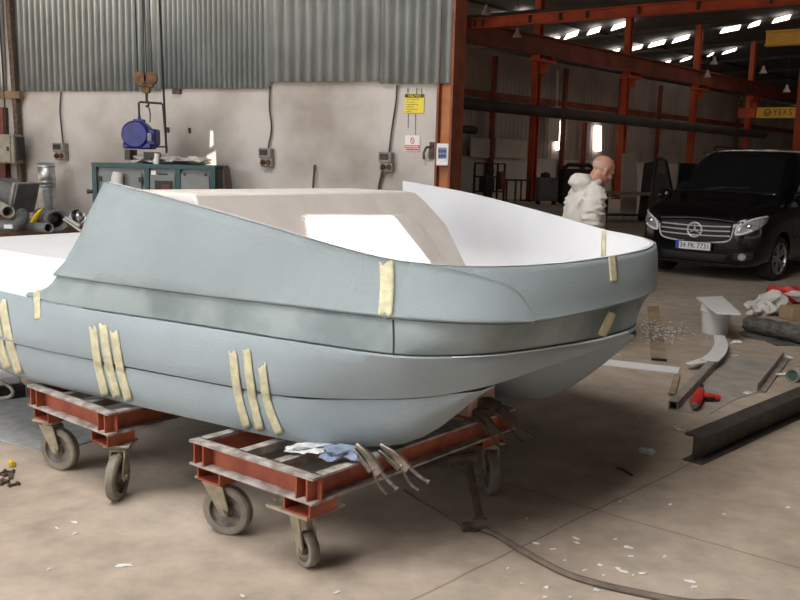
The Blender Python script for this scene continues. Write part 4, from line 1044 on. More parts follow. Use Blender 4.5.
# ================================================================== FLOOR CLUTTER, RIGHT
# I-beam
A0, A1 = atz(692, 463, 0), atz(808, 409.5, 0); d = A1 - A0
F = frame(A0 + V((.0, 0, 0)), d); L = d.length*1.9
h = .16; w = .115
t = thing('steel_beam', 'heavy dark steel I-beam lying on the floor at the right', 'beam', F)
m = MB(F); m.box((L/2, 0, .006), (L, w, .012)); m.build('bottom_flange', 'ibeam', t, bevel=.003)
m = MB(F); m.box((L/2, 0, h/2), (L, .009, h - .02)); m.build('web', 'ibeam', t)
m = MB(F); m.box((L/2, 0, h - .006), (L, w, .012)); m.build('top_flange', 'ibeam', t, bevel=.003)
# square tube, slightly bowed along the floor
A0, A1 = atz(668, 409.5, 0), atz(722, 352, 0); d = A1 - A0; L = d.length; F = frame(A0, d); sq = .062
F = F @ Matrix.Translation((0, -sq/2, 0))
m = MB(F); m.ring([[(x, -sq/2, 0), (x, sq/2, 0), (x, sq/2, sq), (x, -sq/2, sq)] for x in (0, L)], True, False, False)
m.ring([[(x, -sq/2+.006, .006), (x, sq/2-.006, .006), (x, sq/2-.006, sq-.006), (x, -sq/2+.006, sq-.006)] for x in (0.0, L)], True, False, False)
for ya, yb, za, zb in ((-sq/2, sq/2, 0, .006), (-sq/2, sq/2, sq-.006, sq), (-sq/2, -sq/2+.006, 0, sq), (sq/2-.006, sq/2, 0, sq)): m.box((.0015, (ya+yb)/2, (za+zb)/2), (.003, yb-ya, zb-za))
m.box((.12, 0, sq/2), (.004, sq - .012, sq - .012)); tag(m.build('square_tube', 'tube_steel', recalc=True), 'rusty square steel tube on the floor left of the red tool', 'tube')
# flat plate between the tube and the second bar
q = [atz(x, y, 0) for x, y in ((672, 411), (708, 415.5), (735, 400), (760, 392), (783, 362), (722, 354))]
m = MB(); m.ring([q, [p + V((0, 0, .005)) for p in q]]); tag(m.build('steel_plate', 'plate_steel'), 'flat dusty steel plate on the floor between the square tube and the angle bar', 'plate')
A0, A1 = atz(761, 392, .005), atz(785, 360, .005); d = A1 - A0; F = frame(A0, d); L = d.length*1.05
m = MB(F); m.box((L/2, 0, .004), (L, .06, .008)); m.box((L/2, .026, .03), (L, .008, .06)); tag(m.build('angle_bar', 'tube_steel'), 'steel angle bar on the plate behind the I-beam', 'bar')
# curved and flat white strips
def flat_strip(cl, w, name, mt, label, cat='strip', z=.004, th=.008, n=20):
    C2 = spline([atz(x, y, z) for x, y in cl], n); lo = []; hi = []
    for i, c in enumerate(C2):
        tt = (C2[min(i+1, n-1)] - C2[max(i-1, 0)]).normalized(); s = V((-tt.y, tt.x, 0)); ww = w[0] + (w[1]-w[0])*i/(n-1) if isinstance(w, tuple) else w
        lo.append((c - s*ww/2, c + s*ww/2))
    mb = MB(); mb.ring([[a, b, b + V((0, 0, th)), a + V((0, 0, th))] for a, b in lo]); return tag(mb.build(name, mt, bevel=0), label, cat)
flat_strip([(600, 362), (635, 366), (679, 371)], .21, 'foam_strip', 'white', 'long straight white foam strip on the floor below the bow')
flat_strip([(719, 336), (721, 345), (717, 354), (709, 361)], (.10, .14), 'foam_strip', 'white', 'curved white foam strip over the far end of the square tube', z=.066)
flat_strip([(709, 360), (700, 362), (689, 364.5)], (.13, .06), 'foam_strip', 'white', 'short white foam offcut at the left tip of the curved strip', z=.05)
A0, A1 = atz(659, 361, 0), atz(653, 308, 0); F = frame(A0, A1 - A0); L = (A1 - A0).length
t = thing('wooden_board', 'narrow wooden board with a dark end on the floor right of the bow', 'board', F)
m = MB(F); m.box((L/2, 0, .011), (L, .125, .022)); m.build('plank', 'board_wood', t)
m = MB(F); m.box((-.003, 0, .012), (.008, .127, .022)); m.build('end_cap', 'black', t)
m = MB(F); m.box((L*.72, 0, .023), (L*.26, .12, .002)); m.build('orange_stain', 'cardboard', t)
# crumbs of foam round the board: nobody could count them
mb = MB(); R = random.Random(3)
for i in range(210):
    x = R.gauss(660, 14) if i % 3 else R.gauss(668, 20); y = R.gauss(334, 5.5)
    if x < 640: continue
    p = atz(x, y, .0); s = R.uniform(.008, .024); mb.ball(p + V((0, 0, s*.3 + (.022 if abs(x - 656) < 6 else 0))), (s, s*R.uniform(.6, 1.4), s*.6), i, .5, 1)
tag(mb.build('foam_crumbs', 'white'), 'white foam crumbs strewn over the floor round the wooden board', 'crumbs', kind='stuff')
# bucket with a board on it
p = atz(714.5, 333, 0); sc = (p - CP).length/FPX; F = Matrix.Translation(p)
t = thing('plastic_bucket', 'white plastic bucket on the floor beneath the white board', 'bucket', F)
rb, rt, hb = 11.5*sc, 13.3*sc, 26*sc
m = MB(F); m.lathe([(0, .004), (rb*.95, .0), (rb, .01), (rt, hb*.86), (rt*1.04, hb*.87), (rt*1.04, hb), (rt*.96, hb), (rb*.93, .02), (0, .02)], (0, 0, 0), (0, 0, 1), 32); m.build('pail', 'white', t)
m = MB(F); m.lathe([(rt*1.05, hb*.80), (rt*1.07, hb*.80), (rt*1.07, hb*.86), (rt*1.0, hb*.86)], (0, 0, 0), (0, 0, 1), 32); m.build('rim_band', 'white', t)
zb = hb + .004
q = [atz(x, y, zb + .0) for x, y in ((696, 299), (716, 314.5), (741, 315.5), (722, 298))]
m = MB(); m.ring([q, [v + V((0, 0, .022)) for v in q]]); tag(m.build('foam_board', 'white', bevel=.004), 'square white board laid slantwise on top of the bucket', 'board')
# black roll on its own loose end
p0, p1 = atz(748, 323, .10), atz(822, 339, .10); d = p1 - p0; L = d.length; F = frame(V((p0.x, p0.y, .022)), V((d.x, d.y, 0)))
t = thing('membrane_roll', 'rolled up black roofing membrane lying on a black sheet at the right', 'roll', F)
r = .085
rings = []
for i in range(22):
    x = L*i/21; rr = r*(1 + .07*math.sin(i*1.3)); rings.append([(x + .01*math.sin(j*1.7), rr*math.cos(2*PI*j/24)*(1 + .05*math.sin(3*j + i*.8)), r*.93 + rr*.95*math.sin(2*PI*j/24)*(1 + .06*math.sin(2*j + i))) for j in range(24)])
m = MB(F); m.ring(rings, True, False, True); m.build('outer_wrap', 'roll_black', t)
m = MB(F); pts = [(.01, math.cos(a)*(.075 - a*.0028), r*.93 + math.sin(a)*(.075 - a*.0028)) for a in [k*.35 for k in range(60)]]; m.tube(pts, .005, 5); m.build('spiral_end', 'roll_black', t)
q = [atz(x, y, .0) for x, y in ((738, 333), (746, 331), (820, 344), (820, 352), (798, 346), (776, 346), (764, 341), (745, 338))]
m = MB(); m.ring([q, [v + V((0, 0, .014)) for v in q]]); tag(m.build('black_sheet', 'roll_black', bevel=.003), 'flat black sheet on the floor under the rolled membrane', 'sheet')
# red and white bags and the carton behind the roll
p = atz(774, 316, 0)
m = MB(Matrix.Translation(p)); m.ball((0, .1, .10), (.42, .3, .24), 11, 1.0, 3); m.ball((-.16, .05, .06), (.22, .2, .16), 5, 1.0, 3); tag(m.build('white_bag', 'off_white'), 'crumpled white sack behind the black roll', 'bag')
p = atz(797, 311, 0)
m = MB(Matrix.Translation(p)); m.ball((0.04, .32, .13), (.50, .3, .22), 7, .9, 3); o = m.build('red_bag', 'red'); tag(o, 'bright red bag lying on the white sack at the right edge', 'bag')
m = MB(); q = aty(797, 297, p.y + .10); m.ball(q + V((.06, .0, .02)), (.3, .16, .10), 6, .8, 3); m.build('white_print', 'off_white', o)
p = atz(798, 320, 0); F = frame(p, V((1, .25, 0)))
m = MB(F); m.box((.05, .05, .075), (.36, .22, .15)); tag(m.build('carton', 'cardboard', bevel=.012), 'brown carton at the right edge behind the black roll', 'carton')
# pieces of white foam and green roll at the edge
p0, p1 = atz(792, 376, .05), atz(815, 366, .05)
t = thing('cable_drum', 'rolled green and grey hose end at the right edge behind the I-beam', 'roll', V((p0.x, p0.y, 0)))
m = MB(); m.tube([p0, p1], .05, 20, cap=False); m.build('outer_roll', 'dusty_steel', t, solid=.008, recalc=False)
m = MB(); m.tube([p0.lerp(p1, .02), p1], .036, 16, cap=True); m.build('inner_roll', 'green', t)
for x, y, dx, dy, dz, s_, l in ((647, 453.5, .085, .06, .03, 2, 'white foam lump on the floor in front of the I-beam end'), (736.5, 343.5, .11, .05, .035, 5, 'cream foam lump right of the curved white strip'), (748, 394, .06, .035, .02, 7, 'small white lump on the steel plate near the angle bar'), (785, 376, .12, .05, .03, 9, 'pale scrap left of the green roll'), (789, 359, .05, .05, .03, 12, 'small pale lump behind the far end of the angle bar'), (735, 356, .07, .03, .01, 13, 'flat white scrap at the far edge of the steel plate')):
    p = atz(x, y, .0); m = MB(); m.ball(p + V((0, 0, dz*.4)), (dx, dy, dz), s_, .8, 3); tag(m.build('foam_lump', 'white'), l, 'scrap')
# masking-tape roll
p = atz(680, 431, 0); m = MB(Matrix.Translation(p)); m.lathe([(.028, 0), (.042, 0), (.042, .022), (.028, .022), (.028, 0)], (0, 0, 0), (0, 0, 1), 24); tag(m.build('tape_roll', 'tape'), 'roll of masking tape lying behind the end of the I-beam', 'tape')
# red hand tool (grinder) with a black wheel
p0, p1 = atz(695, 404, .045), atz(701, 391, .045); F = frame(V((p0.x, p0.y, 0)), V((p1.x-p0.x, p1.y-p0.y, 0))); L = (p1-p0).length
t = thing('hand_tool', 'red and black hand tool lying on the steel plate beside the square tube', 'tool', F)
m = MB(F); m.tube([(-.02, 0, .04), (.02, 0, .045), (L*.6, 0, .045), (L, 0, .045)], [.026, .036, .036, .026], 16); m.build('motor_body', 'red', t)
m = MB(F); m.cyl((-.045, 0, .038), (-.018, 0, .04), .018, .026, 14); m.build('nozzle', 'machine_grey', t)
e = F.inverted() @ atz(720, 398, .03); c = (L*.7, 0, .045)
m = MB(F); m.tube([c, (e.x*.5 + c[0]*.5, e.y*.5, .04), e], [.02, .022, .018], 12); m.build('grip', 'red', t)
m = MB(F); m.tube([(c[0] - .03, e.y*.35, .03), (e.x*.7 + c[0]*.3 - .02, e.y*.75, .03)], .013, 8); m.build('trigger', 'black', t)
w_ = F.inverted() @ atz(701, 387.5, .05); m = MB(F); m.lathe([(0, -.014), (.03, -.014), (.03, .014), (0, .014)], (w_.x, w_.y, .045), (0, 1, .3), 18); m.build('black_wheel', 'black', t)
p0, p1 = atz(680, 394, .02), atz(685, 375, .02); m = MB(); m.beam(p0 + V((-.06, 0, 0)), p1 + V((-.06, 0, 0)), .045, .012); tag(m.build('wood_strip', 'board_wood'), 'short wood strip lying left of the square tube', 'strip')
# small spanner
p0, p1 = atz(620, 468, .008), atz(632, 475, .008); t = thing('small_spanner', 'small dark spanner on the floor in front of the I-beam', 'spanner', V((p0.x, p0.y, 0)))
m = MB(); m.tube([p0, p1], .007, 8); m.build('shank', 'black_steel', t)
m = MB(); m.lathe([(.009, -.006), (.018, -.006), (.018, .006), (.009, .006), (.009, -.006)], p0, (0, 0, 1), 14); m.build('ring_head', 'tool_steel', t)
# ================================================================== FLOOR CLUTTER, LEFT AND FRONT
p = atz(12, 467, 0); m = MB(); m.ball(p + V((0, 0, .018)), (.036, .034, .036), 2, .5, 2); tag(m.build('yellow_plug', 'yellow'), 'small yellow plug lying on the floor at the left', 'plug')
for k, (x, y, a_) in enumerate(((-2, 482, .3), (4, 484, 1.2), (11, 478, 2.0), (14, 486, .8), (3, 476, 2.6), (9, 473, .1))):
    p = atz(x, y, 0); T = Matrix.Translation(p) @ Matrix.Rotation(a_, 4, 'Z')
    m = MB(T); m.box((0, 0, .007), (.05, .010, .014)); m.cyl((.019, -.014, .009), (.019, .014, .009), .009, seg=8); m.box((-.02, 0, .010), (.014, .024, .018))
    tag(m.build('metal_fitting', 'rust_steel', bevel=.002), 'dark metal fitting in the small heap on the floor at the left edge', 'fitting', 'metal fittings heaped at the left edge')
chips = [(75,523,9),(75.6,534,7),(57,529,5),(124,566,17),(243,597,8),(337,593,9),(49.5,570,5),(527,519,5),(536,544,8),(553.6,550,7),(576,539,9),(577,543.5,8),(628,548,9),(631,557,7),(623,572,12),(643,574,9),(665,557,6),(600,566,6),(585,571,6),(604,576,5),(598,591,6),(690,582,12),(694,588,8),(508,569,5),(547,588,7),(565,561,5),(788,508,5),(724,515,4),(670,505,4),(615,540,5),(618,569,7),(634,576,6),(595,590,7),(522,584,4),(545,598,5),(570,598,5),(619,355.0,6),(640,418,5),(632,344,4),(620,502,4)]
for i, (x, y, w) in enumerate(chips):
    p = atz(x, y, 0); s = w*.85*(p - CP).length/FPX; m = MB(Matrix.Translation(p) @ Matrix.Rotation(R.uniform(-.7, .9), 4, 'Z'))
    m.ball((0, 0, .004), (s, s*R.uniform(.3, .55), .007), i, .9, 2)
    tag(m.build('foam_chip', 'white'), 'small white foam chip dropped on the bare concrete floor', 'chip', 'foam chips on the concrete floor')
# ================================================================== VAN
def evaluated(o):
    bpy.context.view_layer.update()
    me = bpy.data.meshes.new_from_object(o.evaluated_get(bpy.context.evaluated_depsgraph_get()))
    vs = [o.matrix_world @ v.co for v in me.vertices]; fs = [tuple(p.vertices) for p in me.polygons]
    bpy.data.meshes.remove(me); return vs, fs
def drop(o):
    me = o.data; bpy.data.objects.remove(o); bpy.data.meshes.remove(me)
tr_, tl_ = atz(766, 280, 0), atz(668, 269, 0)
VB = V((.665, .747, 0)).normalized()
vo = (tr_ + tl_)/2 - VB*.90; vo.z = 0
VF = frame(vo, VB)
van = thing('van', 'shiny black passenger van with plate 34 PK 7731 and its front door open', 'van', VF)
ST_ = [(0, .55, .36, .72, .46, .83), (.05, .76, .26, .82, .66, .95), (.14, .87, .21, .91, .76, 1.035), (.32, .93, .20, .98, .82, 1.105), (.65, .955, .20, 1.06, .85, 1.18), (.95, .962, .20, 1.11, .86, 1.25), (1.10, .964, .2, 1.13, .84, 1.34), (1.45, .965, .2, 1.15, .80, 1.63), (1.80, .965, .2, 1.15, .765, 1.87), (2.05, .965, .2, 1.15, .75, 1.95), (2.6, .965, .2, 1.15, .75, 1.985), (3.8, .965, .2, 1.15, .75, 1.985), (4.85, .96, .22, 1.15, .74, 1.96), (5.06, .94, .3, 1.1, .72, 1.80), (5.14, .88, .42, 1.05, .66, 1.65)]
def vring(s):
    x, w, zb, zl, wt, zt = s
    h = [(0, zb), (.72*w, zb), (.93*w, zb + .05), (w, zb + .17), (w*1.005, (zb + zl)/2 + .02), (w*.995, zl - .07), (w*.97, zl), (wt + (w - wt)*.5, zl + (zt - zl)*.42), (wt + .02, zt - (zt - zl)*.16), (wt*.93, zt - .035*min(1, (zt - zl)/.3)), (wt*.72, zt - .008), (wt*.36, zt), (0, zt + .004)]
    return [V((x, y, z)) for y, z in h] + [V((x, -y, z)) for y, z in reversed(h[1:-1])]
cols = list(zip(*[vring(s) for s in ST_])); NV = 64
cs = [spline(c, NV) for c in cols]
mb = MB(VF); mb.ring([[cs[j][i] for j in range(len(cs))] for i in range(NV)])
body = mb.build('body_raw', 'car_paint', None, sub=1)
cut = MB(VF)
for x in (.92, 4.05):
    for s in (-1, 1): cut.lathe([(0, .62), (.40, .62), (.40, 1.2), (0, 1.2)], (x, 0, .34), (0, s, 0), 36)
cut = cut.build('cut', 'car_trim', None)
md = body.modifiers.new('b', 'BOOLEAN'); md.operation = 'DIFFERENCE'; md.object = cut; md.solver = 'EXACT'
vs, fs = evaluated(body); drop(body); drop(cut)
mb = MB(); mb.add(vs, fs); mb.build('body', 'car_paint', van, sharp=30)
VT = BVHTree.FromPolygons(vs, fs); V3 = VF.to_3x3()
def vhit(y, z, lift):
    r = VT.ray_cast(VF @ V((-3, y, z)), V3 @ V((1, 0, 0)))
    if r[0] is None: return None
    n = r[1] if r[1].dot(V3 @ V((1, 0, 0))) < 0 else -r[1]
    return r[0] + n*lift
def shit(x, z, s, lift):
    d = V3 @ V((0, -s, 0)); r = VT.ray_cast(VF @ V((x, 3*s, z)), d)
    if r[0] is None: return None
    n = r[1] if r[1].dot(d) < 0 else -r[1]
    return r[0] + n*lift
def vpatch(lo, hi, name, m, lift=.004, n=14, k=8, th=.006, parent=None, fn=None):
    """a panel between two (y, z) outlines, laid on the front of the body"""
    A = spline([(a[0], a[1], 0) for a in lo], n); B = spline([(a[0], a[1], 0) for a in hi], n); rows = []
    for j in range(k + 1):
        rows.append([(fn or vhit)(*(A[i].lerp(B[i], j/k)).xy, lift) for i in range(n)])
    last = None
    for r in rows:
        for i, p in enumerate(r):
            if p is None: r[i] = last if last is not None else VF @ V((0, 0, .6))
            last = r[i]
    mb = MB(); mb.grid(rows); o = mb.build(name, m, parent or van, recalc=False, sharp=60)
    md = o.modifiers.new('sol', 'SOLIDIFY'); md.thickness = th; md.offset = 0; return o
def vline(pts, r, name, m, lift=.01, n=24, parent=None):
    P = [vhit(p.x, p.y, lift) for p in spline([(a, b, 0) for a, b in pts], n)]; P = [p for p in P if p is not None]
    mb = MB(); mb.tube(P, r, 6); return mb.build(name, m, parent or van)
vpatch([(.80, 1.27), (0, 1.285), (-.80, 1.27)], [(.64, 1.87), (0, 1.915), (-.64, 1.87)], 'windscreen', 'car_glass', n=24, k=12)
gr = vpatch([(.50, .60), (0, .565), (-.50, .60)], [(.55, .86), (0, .885), (-.55, .86)], 'grille', 'car_trim', n=20)
for z in (.665, .735, .80):
    vline([(.52, z + .015), (.3, z + .005), (0, z), (-.3, z + .005), (-.52, z + .015)], .011, 'grille_bar', 'silver_trim', .014, parent=gr)
vline([(.56, .80), (.52, .625), (.3, .575), (0, .56), (-.3, .575), (-.52, .625), (-.56, .80)], .012, 'grille_surround', 'silver_trim', .012, parent=gr)
vline([(.56, .89), (0, .915), (-.56, .89)], .008, 'bonnet_edge', 'chrome', .004)
c = VF.inverted() @ vhit(0, .74, .03); c.x = min(c.x, -.02)
mb = MB(VF); mb.tube([c + V((0, .105*math.cos(i*PI/16), .105*math.sin(i*PI/16))) for i in range(33)], .013, 8)
em = mb.build('emblem', 'silver_trim', gr)
mb = MB(VF)
for k in range(3):
    a = PI/2 + k*2*PI/3; e = c + V((-.005, .1*math.cos(a), .1*math.sin(a))); sd = V((0, -math.sin(a), math.cos(a)))*.018
    mb.ring([[c + sd + V((0, 0, 0)), c - sd, c + V((-.022, 0, 0))], [e + sd*.15, e - sd*.15, e + V((-.006, 0, 0))]])
mb.build('emblem_star', 'silver_trim', gr)
for s in (1, -1):
    hl = vpatch([(s*.58, .70), (s*.72, .715), (s*.86, .80), (s*.915, .89)], [(s*.575, .83), (s*.70, .88), (s*.84, .955), (s*.915, .985)], 'headlight', 'lamp_lens', .006)
    vline([(s*.66, .87), (s*.61, .81), (s*.595, .715), (s*.70, .73), (s*.80, .78)], .016, 'running_light', 'lamp_bright', .012, parent=hl)
    vline([(s*.68, .88), (s*.80, .94), (s*.90, .975)], .012, 'upper_light_strip', 'lamp_bright', .010, parent=hl)
    q = VF.inverted() @ vhit(s*.74, .83, .006); mb = MB(VF); mb.ball(q, (.05, .12, .085), sub=2); mb.build('lens', 'chrome', hl)
    fl = vpatch([(s*.56, .33), (s*.70, .33), (s*.84, .36)], [(s*.58, .44), (s*.70, .45), (s*.84, .47)], 'fog_recess', 'car_trim', .004)
    q = VF.inverted() @ vhit(s*.70, .39, .0); mb = MB(VF); mb.lathe([(0, -.02), (.05, -.02), (.06, 0), (.05, .02), (0, .02)], q, (1, 0, 0), 18); mb.build('fog_lamp', 'lamp_lens', fl)
    vline([(s*.50, .49), (s*.66, .50), (s*.84, .53)], .010, 'bumper_crease', 'car_paint', .006)
vpatch([(.48, .29), (0, .285), (-.48, .29)], [(.52, .41), (0, .40), (-.52, .41)], 'lower_grille', 'car_trim', n=18)
vpatch([(.62, .235), (0, .23), (-.62, .235)], [(.66, .275), (0, .27), (-.66, .275)], 'bumper_lip', 'car_trim', .01, n=18)
# number plate
px_ = (VF.inverted() @ vhit(0, .505, .0)).x - .03
mb = MB(VF); mb.box((px_, 0, .505), (.02, .56, .135)); pl = mb.build('plate_holder', 'black', van, bevel=.006)
mb = MB(VF); mb.box((px_ - .013, 0, .505), (.006, .52, .112)); mb.build('number_plate', 'plate_white', pl)
mb = MB(VF); mb.box((px_ - .0175, .237, .505), (.004, .045, .11)); mb.build('plate_band', 'plate_blue', pl)
TP = VF @ Matrix(((0, 0, -1, px_ - .019), (-1, 0, 0, -.024), (0, 1, 0, .505), (0, 0, 0, 1)))
text_on('34 PK 7731', .105, TP, 'plate_number', 'black', pl, width=.43, depth=.002)
# bonnet lines, wipers, mirrors, roof
for s in (1, -1):
    vline([(s*.50, .93), (s*.60, 1.04), (s*.70, 1.14)], .007, 'bonnet_crease', 'car_paint', .003)
    mb = MB(); P = [vhit(y, z, .02) for y, z in ((s*.05 + .3, 1.30), (s*.05 + .05, 1.34), (s*.05 - .3, 1.34))]; mb.tube(P, .010, 6); mb.build('wiper', 'black', van)
    mm = MB(VF); mm.ball((1.28, s*1.10, 1.20), (.16, .25, .22), sub=3, jit=.1); mir = mm.build('side_mirror', 'car_paint', van)
    mm = MB(VF); mm.beam((1.25, s*.93, 1.12), (1.28, s*1.04, 1.15), .06, .06); mm.build('mirror_arm', 'car_trim', mir)
    mm = MB(VF); mm.tube([(2.2, s*.70, 1.97), (2.3, s*.71, 2.015), (4.6, s*.71, 2.015), (4.7, s*.70, 1.97)], .018, 8); mm.build('roof_rail', 'car_trim', van)
for s in (-1, 1):
    for x0, x1, x2, x3 in ((1.42, 2.35, 1.86, 2.35), (2.45, 3.6, 2.45, 3.6), (3.7, 4.75, 3.7, 4.7)):
        if s == 1 and x0 < 2: continue
        vpatch([(x0, 1.23), (x1, 1.23)], [(x2, 1.75), (x3, 1.77)], 'side_window', 'car_glass', .004, 10, 6, fn=lambda x, z, l, s=s: shit(x, z, s, l))
    for (z, nm) in ((.62, 'side_moulding'),):
        P = [shit(x, z, s, .006) for x in (1.45, 2.4, 3.4)]; mb = MB(); mb.tube(P, .018, 6); mb.build(nm, 'car_trim', van)
P = [shit(x, .98, -1, .012) for x in (2.02, 2.2)]; mb = MB(); mb.tube(P, .02, 8); mb.build('door_handle', 'car_paint', van)
P = [shit(x, z, -1, .003) for x, z in ((1.30, .35), (1.32, .7), (1.36, 1.1))]; mb = MB(); mb.tube(P, .006, 6); mb.build('door_gap', 'black', van)
# wheels
def vwheel(x, s, steer):
    T = VF @ Matrix.Translation((x, s*.83, .335)) @ Matrix.Rotation(steer, 4, 'Z') @ Matrix.Rotation(0 if s > 0 else PI, 4, 'Z')
    m = MB(T); m.lathe([(.22, -.11), (.30, -.115), (.33, -.09), (.336, 0), (.33, .09), (.30, .115), (.235, .11), (.22, .05)], (0, 0, 0), (0, 1, 0), 40); w = m.build('wheel', 'rubber', van)
    m = MB(T); m.lathe([(.235, .112), (.225, .10), (.215, .0), (.05, -.02)], (0, 0, 0), (0, 1, 0), 36); m.build('rim_barrel', 'car_trim', w)
    m = MB(T)
    for k in range(5):
        for e in (-.14, .14):
            a = k*2*PI/5 + e; b = k*2*PI/5 + e*1.5
            m.beam((.04*math.cos(a), .085, .04*math.sin(a)), (.228*math.cos(b), .10, .228*math.sin(b)), .026, .03, up=V((0, 1, 0)))
    m.lathe([(.238, .115), (.222, .118), (.215, .09)], (0, 0, 0), (0, 1, 0), 36); m.lathe([(0, .105), (.05, .10), (.055, .06)], (0, 0, 0), (0, 1, 0), 16)
    m.build('alloy_rim', 'alloy', w)
for x in (.92, 4.05):
    for s in (1, -1): vwheel(x, s, -.10 if x < 2 else 0)
# open front door on the far side
DT = VF @ Matrix.Translation((1.42, .99, 0)) @ Matrix.Rotation(math.radians(46), 4, 'Z')
m = MB(DT); m.prism([(0, .28), (1.06, .28), (1.10, .6), (1.10, 1.14), (0, 1.10)], -.05, .05, Matrix(((1,0,0,0),(0,0,-1,0),(0,1,0,0),(0,0,0,1)))); dr = m.build('open_door', 'car_paint', van, bevel=.02)
m = MB(DT); fr = [(0.02, 0, 1.08), (.30, -.01, 1.42), (.58, -.03, 1.74), (.80, -.04, 1.80), (1.05, -.04, 1.79), (1.10, -.01, 1.12)]; m.tube(fr, .03, 8); m.build('window_frame', 'car_paint', dr)
m = MB(DT); g = [(.06, 0, 1.10), (.32, -.01, 1.42), (.59, -.03, 1.72), (.80, -.04, 1.78), (1.03, -.04, 1.77), (1.08, -.01, 1.12)]; m.ring([[V(p) + V((0, .004, 0)) for p in g], [V(p) - V((0, .004, 0)) for p in g]]); m.build('door_glass', 'car_glass', dr)
m = MB(VF); m.box((1.95, .97, 1.05), (1.05, .03, 1.35)); m.build('door_opening', 'car_trim', van, bevel=.01)

# ================================================================== PERSON
def flesh(trunk, limbs):
    """closed pieces that are afterwards fused into one surface: trunk = (x, z, depth, width) ellipses, limbs = chains of (x, y, z, r)"""
    out = []
    A = spline([(x, 0, z) for x, z, d, w in trunk], 26); R_ = spline([(d, w, z) for x, z, d, w in trunk], 26)
    mb = MB(); n = 24
    mb.ring([[(p.x + r.x*math.cos(2*PI*k/n), r.y*math.sin(2*PI*k/n), p.z) for k in range(n)] for p, r in zip(A, R_)]); out.append((mb.v, mb.f))
    for ch in limbs:
        P = spline([c[:3] for c in ch], 22); Q = spline([(c[3], i*.2, 0) for i, c in enumerate(ch)], 22)
        L = [0]
        for i in range(1, len(ch)): L.append(L[-1] + (V(ch[i][:3]) - V(ch[i-1][:3])).length)
        rr = []
        for j in range(22):
            t = L[-1]*j/21; i = 0
            while i < len(ch) - 2 and t > L[i+1]: i += 1
            u = (t - L[i])/(L[i+1] - L[i]); rr.append(ch[i][3]*(1-u) + ch[i+1][3]*u)
        mb = MB(); mb.tube(P, rr, 14); out.append((mb.v, mb.f))
        for e, r in ((P[0], rr[0]), (P[-1], rr[-1])):
            mb = MB(); mb.ball(e, (2*r, 2*r, 2*r), sub=2); out.append((mb.v, mb.f))
    return out
def largest(vs, fs):
    """keep only the biggest connected piece"""
    p = list(range(len(vs)))
    def root(i):
        while p[i] != i: p[i] = p[p[i]]; i = p[i]
        return i
    for f in fs:
        for k in f[1:]: p[root(k)] = root(f[0])
    cnt = {}
    for i in range(len(vs)): cnt[root(i)] = cnt.get(root(i), 0) + 1
    b = max(cnt, key=cnt.get); keep = [i for i in range(len(vs)) if root(i) == b]; ix = {k: j for j, k in enumerate(keep)}
    return [vs[i] for i in keep], [tuple(ix[i] for i in f) for f in fs if f[0] in ix]
def merge(parts, voxel, F, name, m, parent, smooth=2):
    mb = MB()
    for vs, fs in parts: mb.add(vs, fs)
    M.setdefault('_', M[m]); o = mb.build('r', m, None)
    md = o.modifiers.new('v', 'REMESH'); md.mode = 'VOXEL'; md.voxel_size = voxel
    md = o.modifiers.new('sm', 'SMOOTH'); md.iterations = smooth; md.factor = .5
    vs, fs = largest(*evaluated(o)); drop(o)
    mb = MB(F); mb.add(vs, fs); return mb.build(name, m, parent, sharp=180)
pp = aty(590, 168, 7.5); pp.z = 0
PF = frame(pp, V((.97, .22, 0)))
person = thing('person', 'bald person in pale hooded coveralls walking with head bowed behind the boat', 'person', PF)
HC = V((.125, 0, 1.585)); HR = Matrix.Rotation(math.radians(26), 4, 'Y')
def hd(x, y, z): return HC + HR @ V((x, y, z))
J = {}
for s, n in ((1, 'l'), (-1, 'r')):
    J[n+'sh'] = V((-.01, s*.175, 1.375)); J[n+'el'] = V((-.09 + (.05 if s > 0 else 0), s*.245, 1.13)); J[n+'wr'] = V((.0 + (.1 if s > 0 else 0), s*.25, .955))
    J[n+'hi'] = V((0, s*.09, .90)); J[n+'kn'] = V((.05 - s*.08, s*.10, .49)); J[n+'an'] = V((-.02 - s*.16, s*.10, .09))
def ch(n, ks, rs): return [(*J[n+k], r) for k, r in zip(ks, rs)]
limbs = [[(-.01, 0, 1.40, .075), (.03, 0, 1.47, .066), (.085, 0, 1.55, .064)]]
for n in 'lr':
    limbs += [ch(n, ('sh', 'el', 'wr'), (.058, .043, .030)), ch(n, ('hi', 'kn', 'an'), (.085, .058, .040))]
    limbs += [[(-.01, 0, 1.36, .075), (*J[n+'sh'], .058)]]
parts = flesh([(0, .84, .09, .15), (0, .94, .11, .165), (-.01, 1.06, .105, .145), (-.02, 1.22, .12, .165), (-.02, 1.34, .105, .16), (-.015, 1.42, .07, .10)], limbs)
# head
mb = MB(Matrix.Translation(HC) @ HR)
mb.ball((-.012, 0, .035), (.205, .155, .175), sub=3); mb.ball((.02, 0, -.035), (.15, .135, .16), sub=3); mb.ball((.045, 0, -.085), (.09, .095, .07), sub=2)
mb.ball((.085, 0, -.02), (.045, .032, .06), sub=2); mb.ball((.100, 0, -.035), (.035, .03, .026), sub=2); mb.ball((.075, 0, .018), (.05, .12, .03), sub=2)
mb.ball((.082, 0, -.078), (.02, .05, .012), sub=2); mb.ball((.082, 0, -.090), (.022, .045, .014), sub=2); mb.ball((.075, 0, -.112), (.04, .05, .035), sub=2)
for s in (-1, 1):
    mb.ball((-.005, s*.078, -.012), (.04, .022, .068), sub=2); mb.ball((.0, s*.079, -.038), (.022, .018, .025), sub=2); mb.ball((.072, s*.034, -.002), (.024, .032, .022), sub=2)
    mb.ball((.06, s*.045, -.035), (.05, .05, .045), sub=2)
parts.append((mb.v, mb.f))
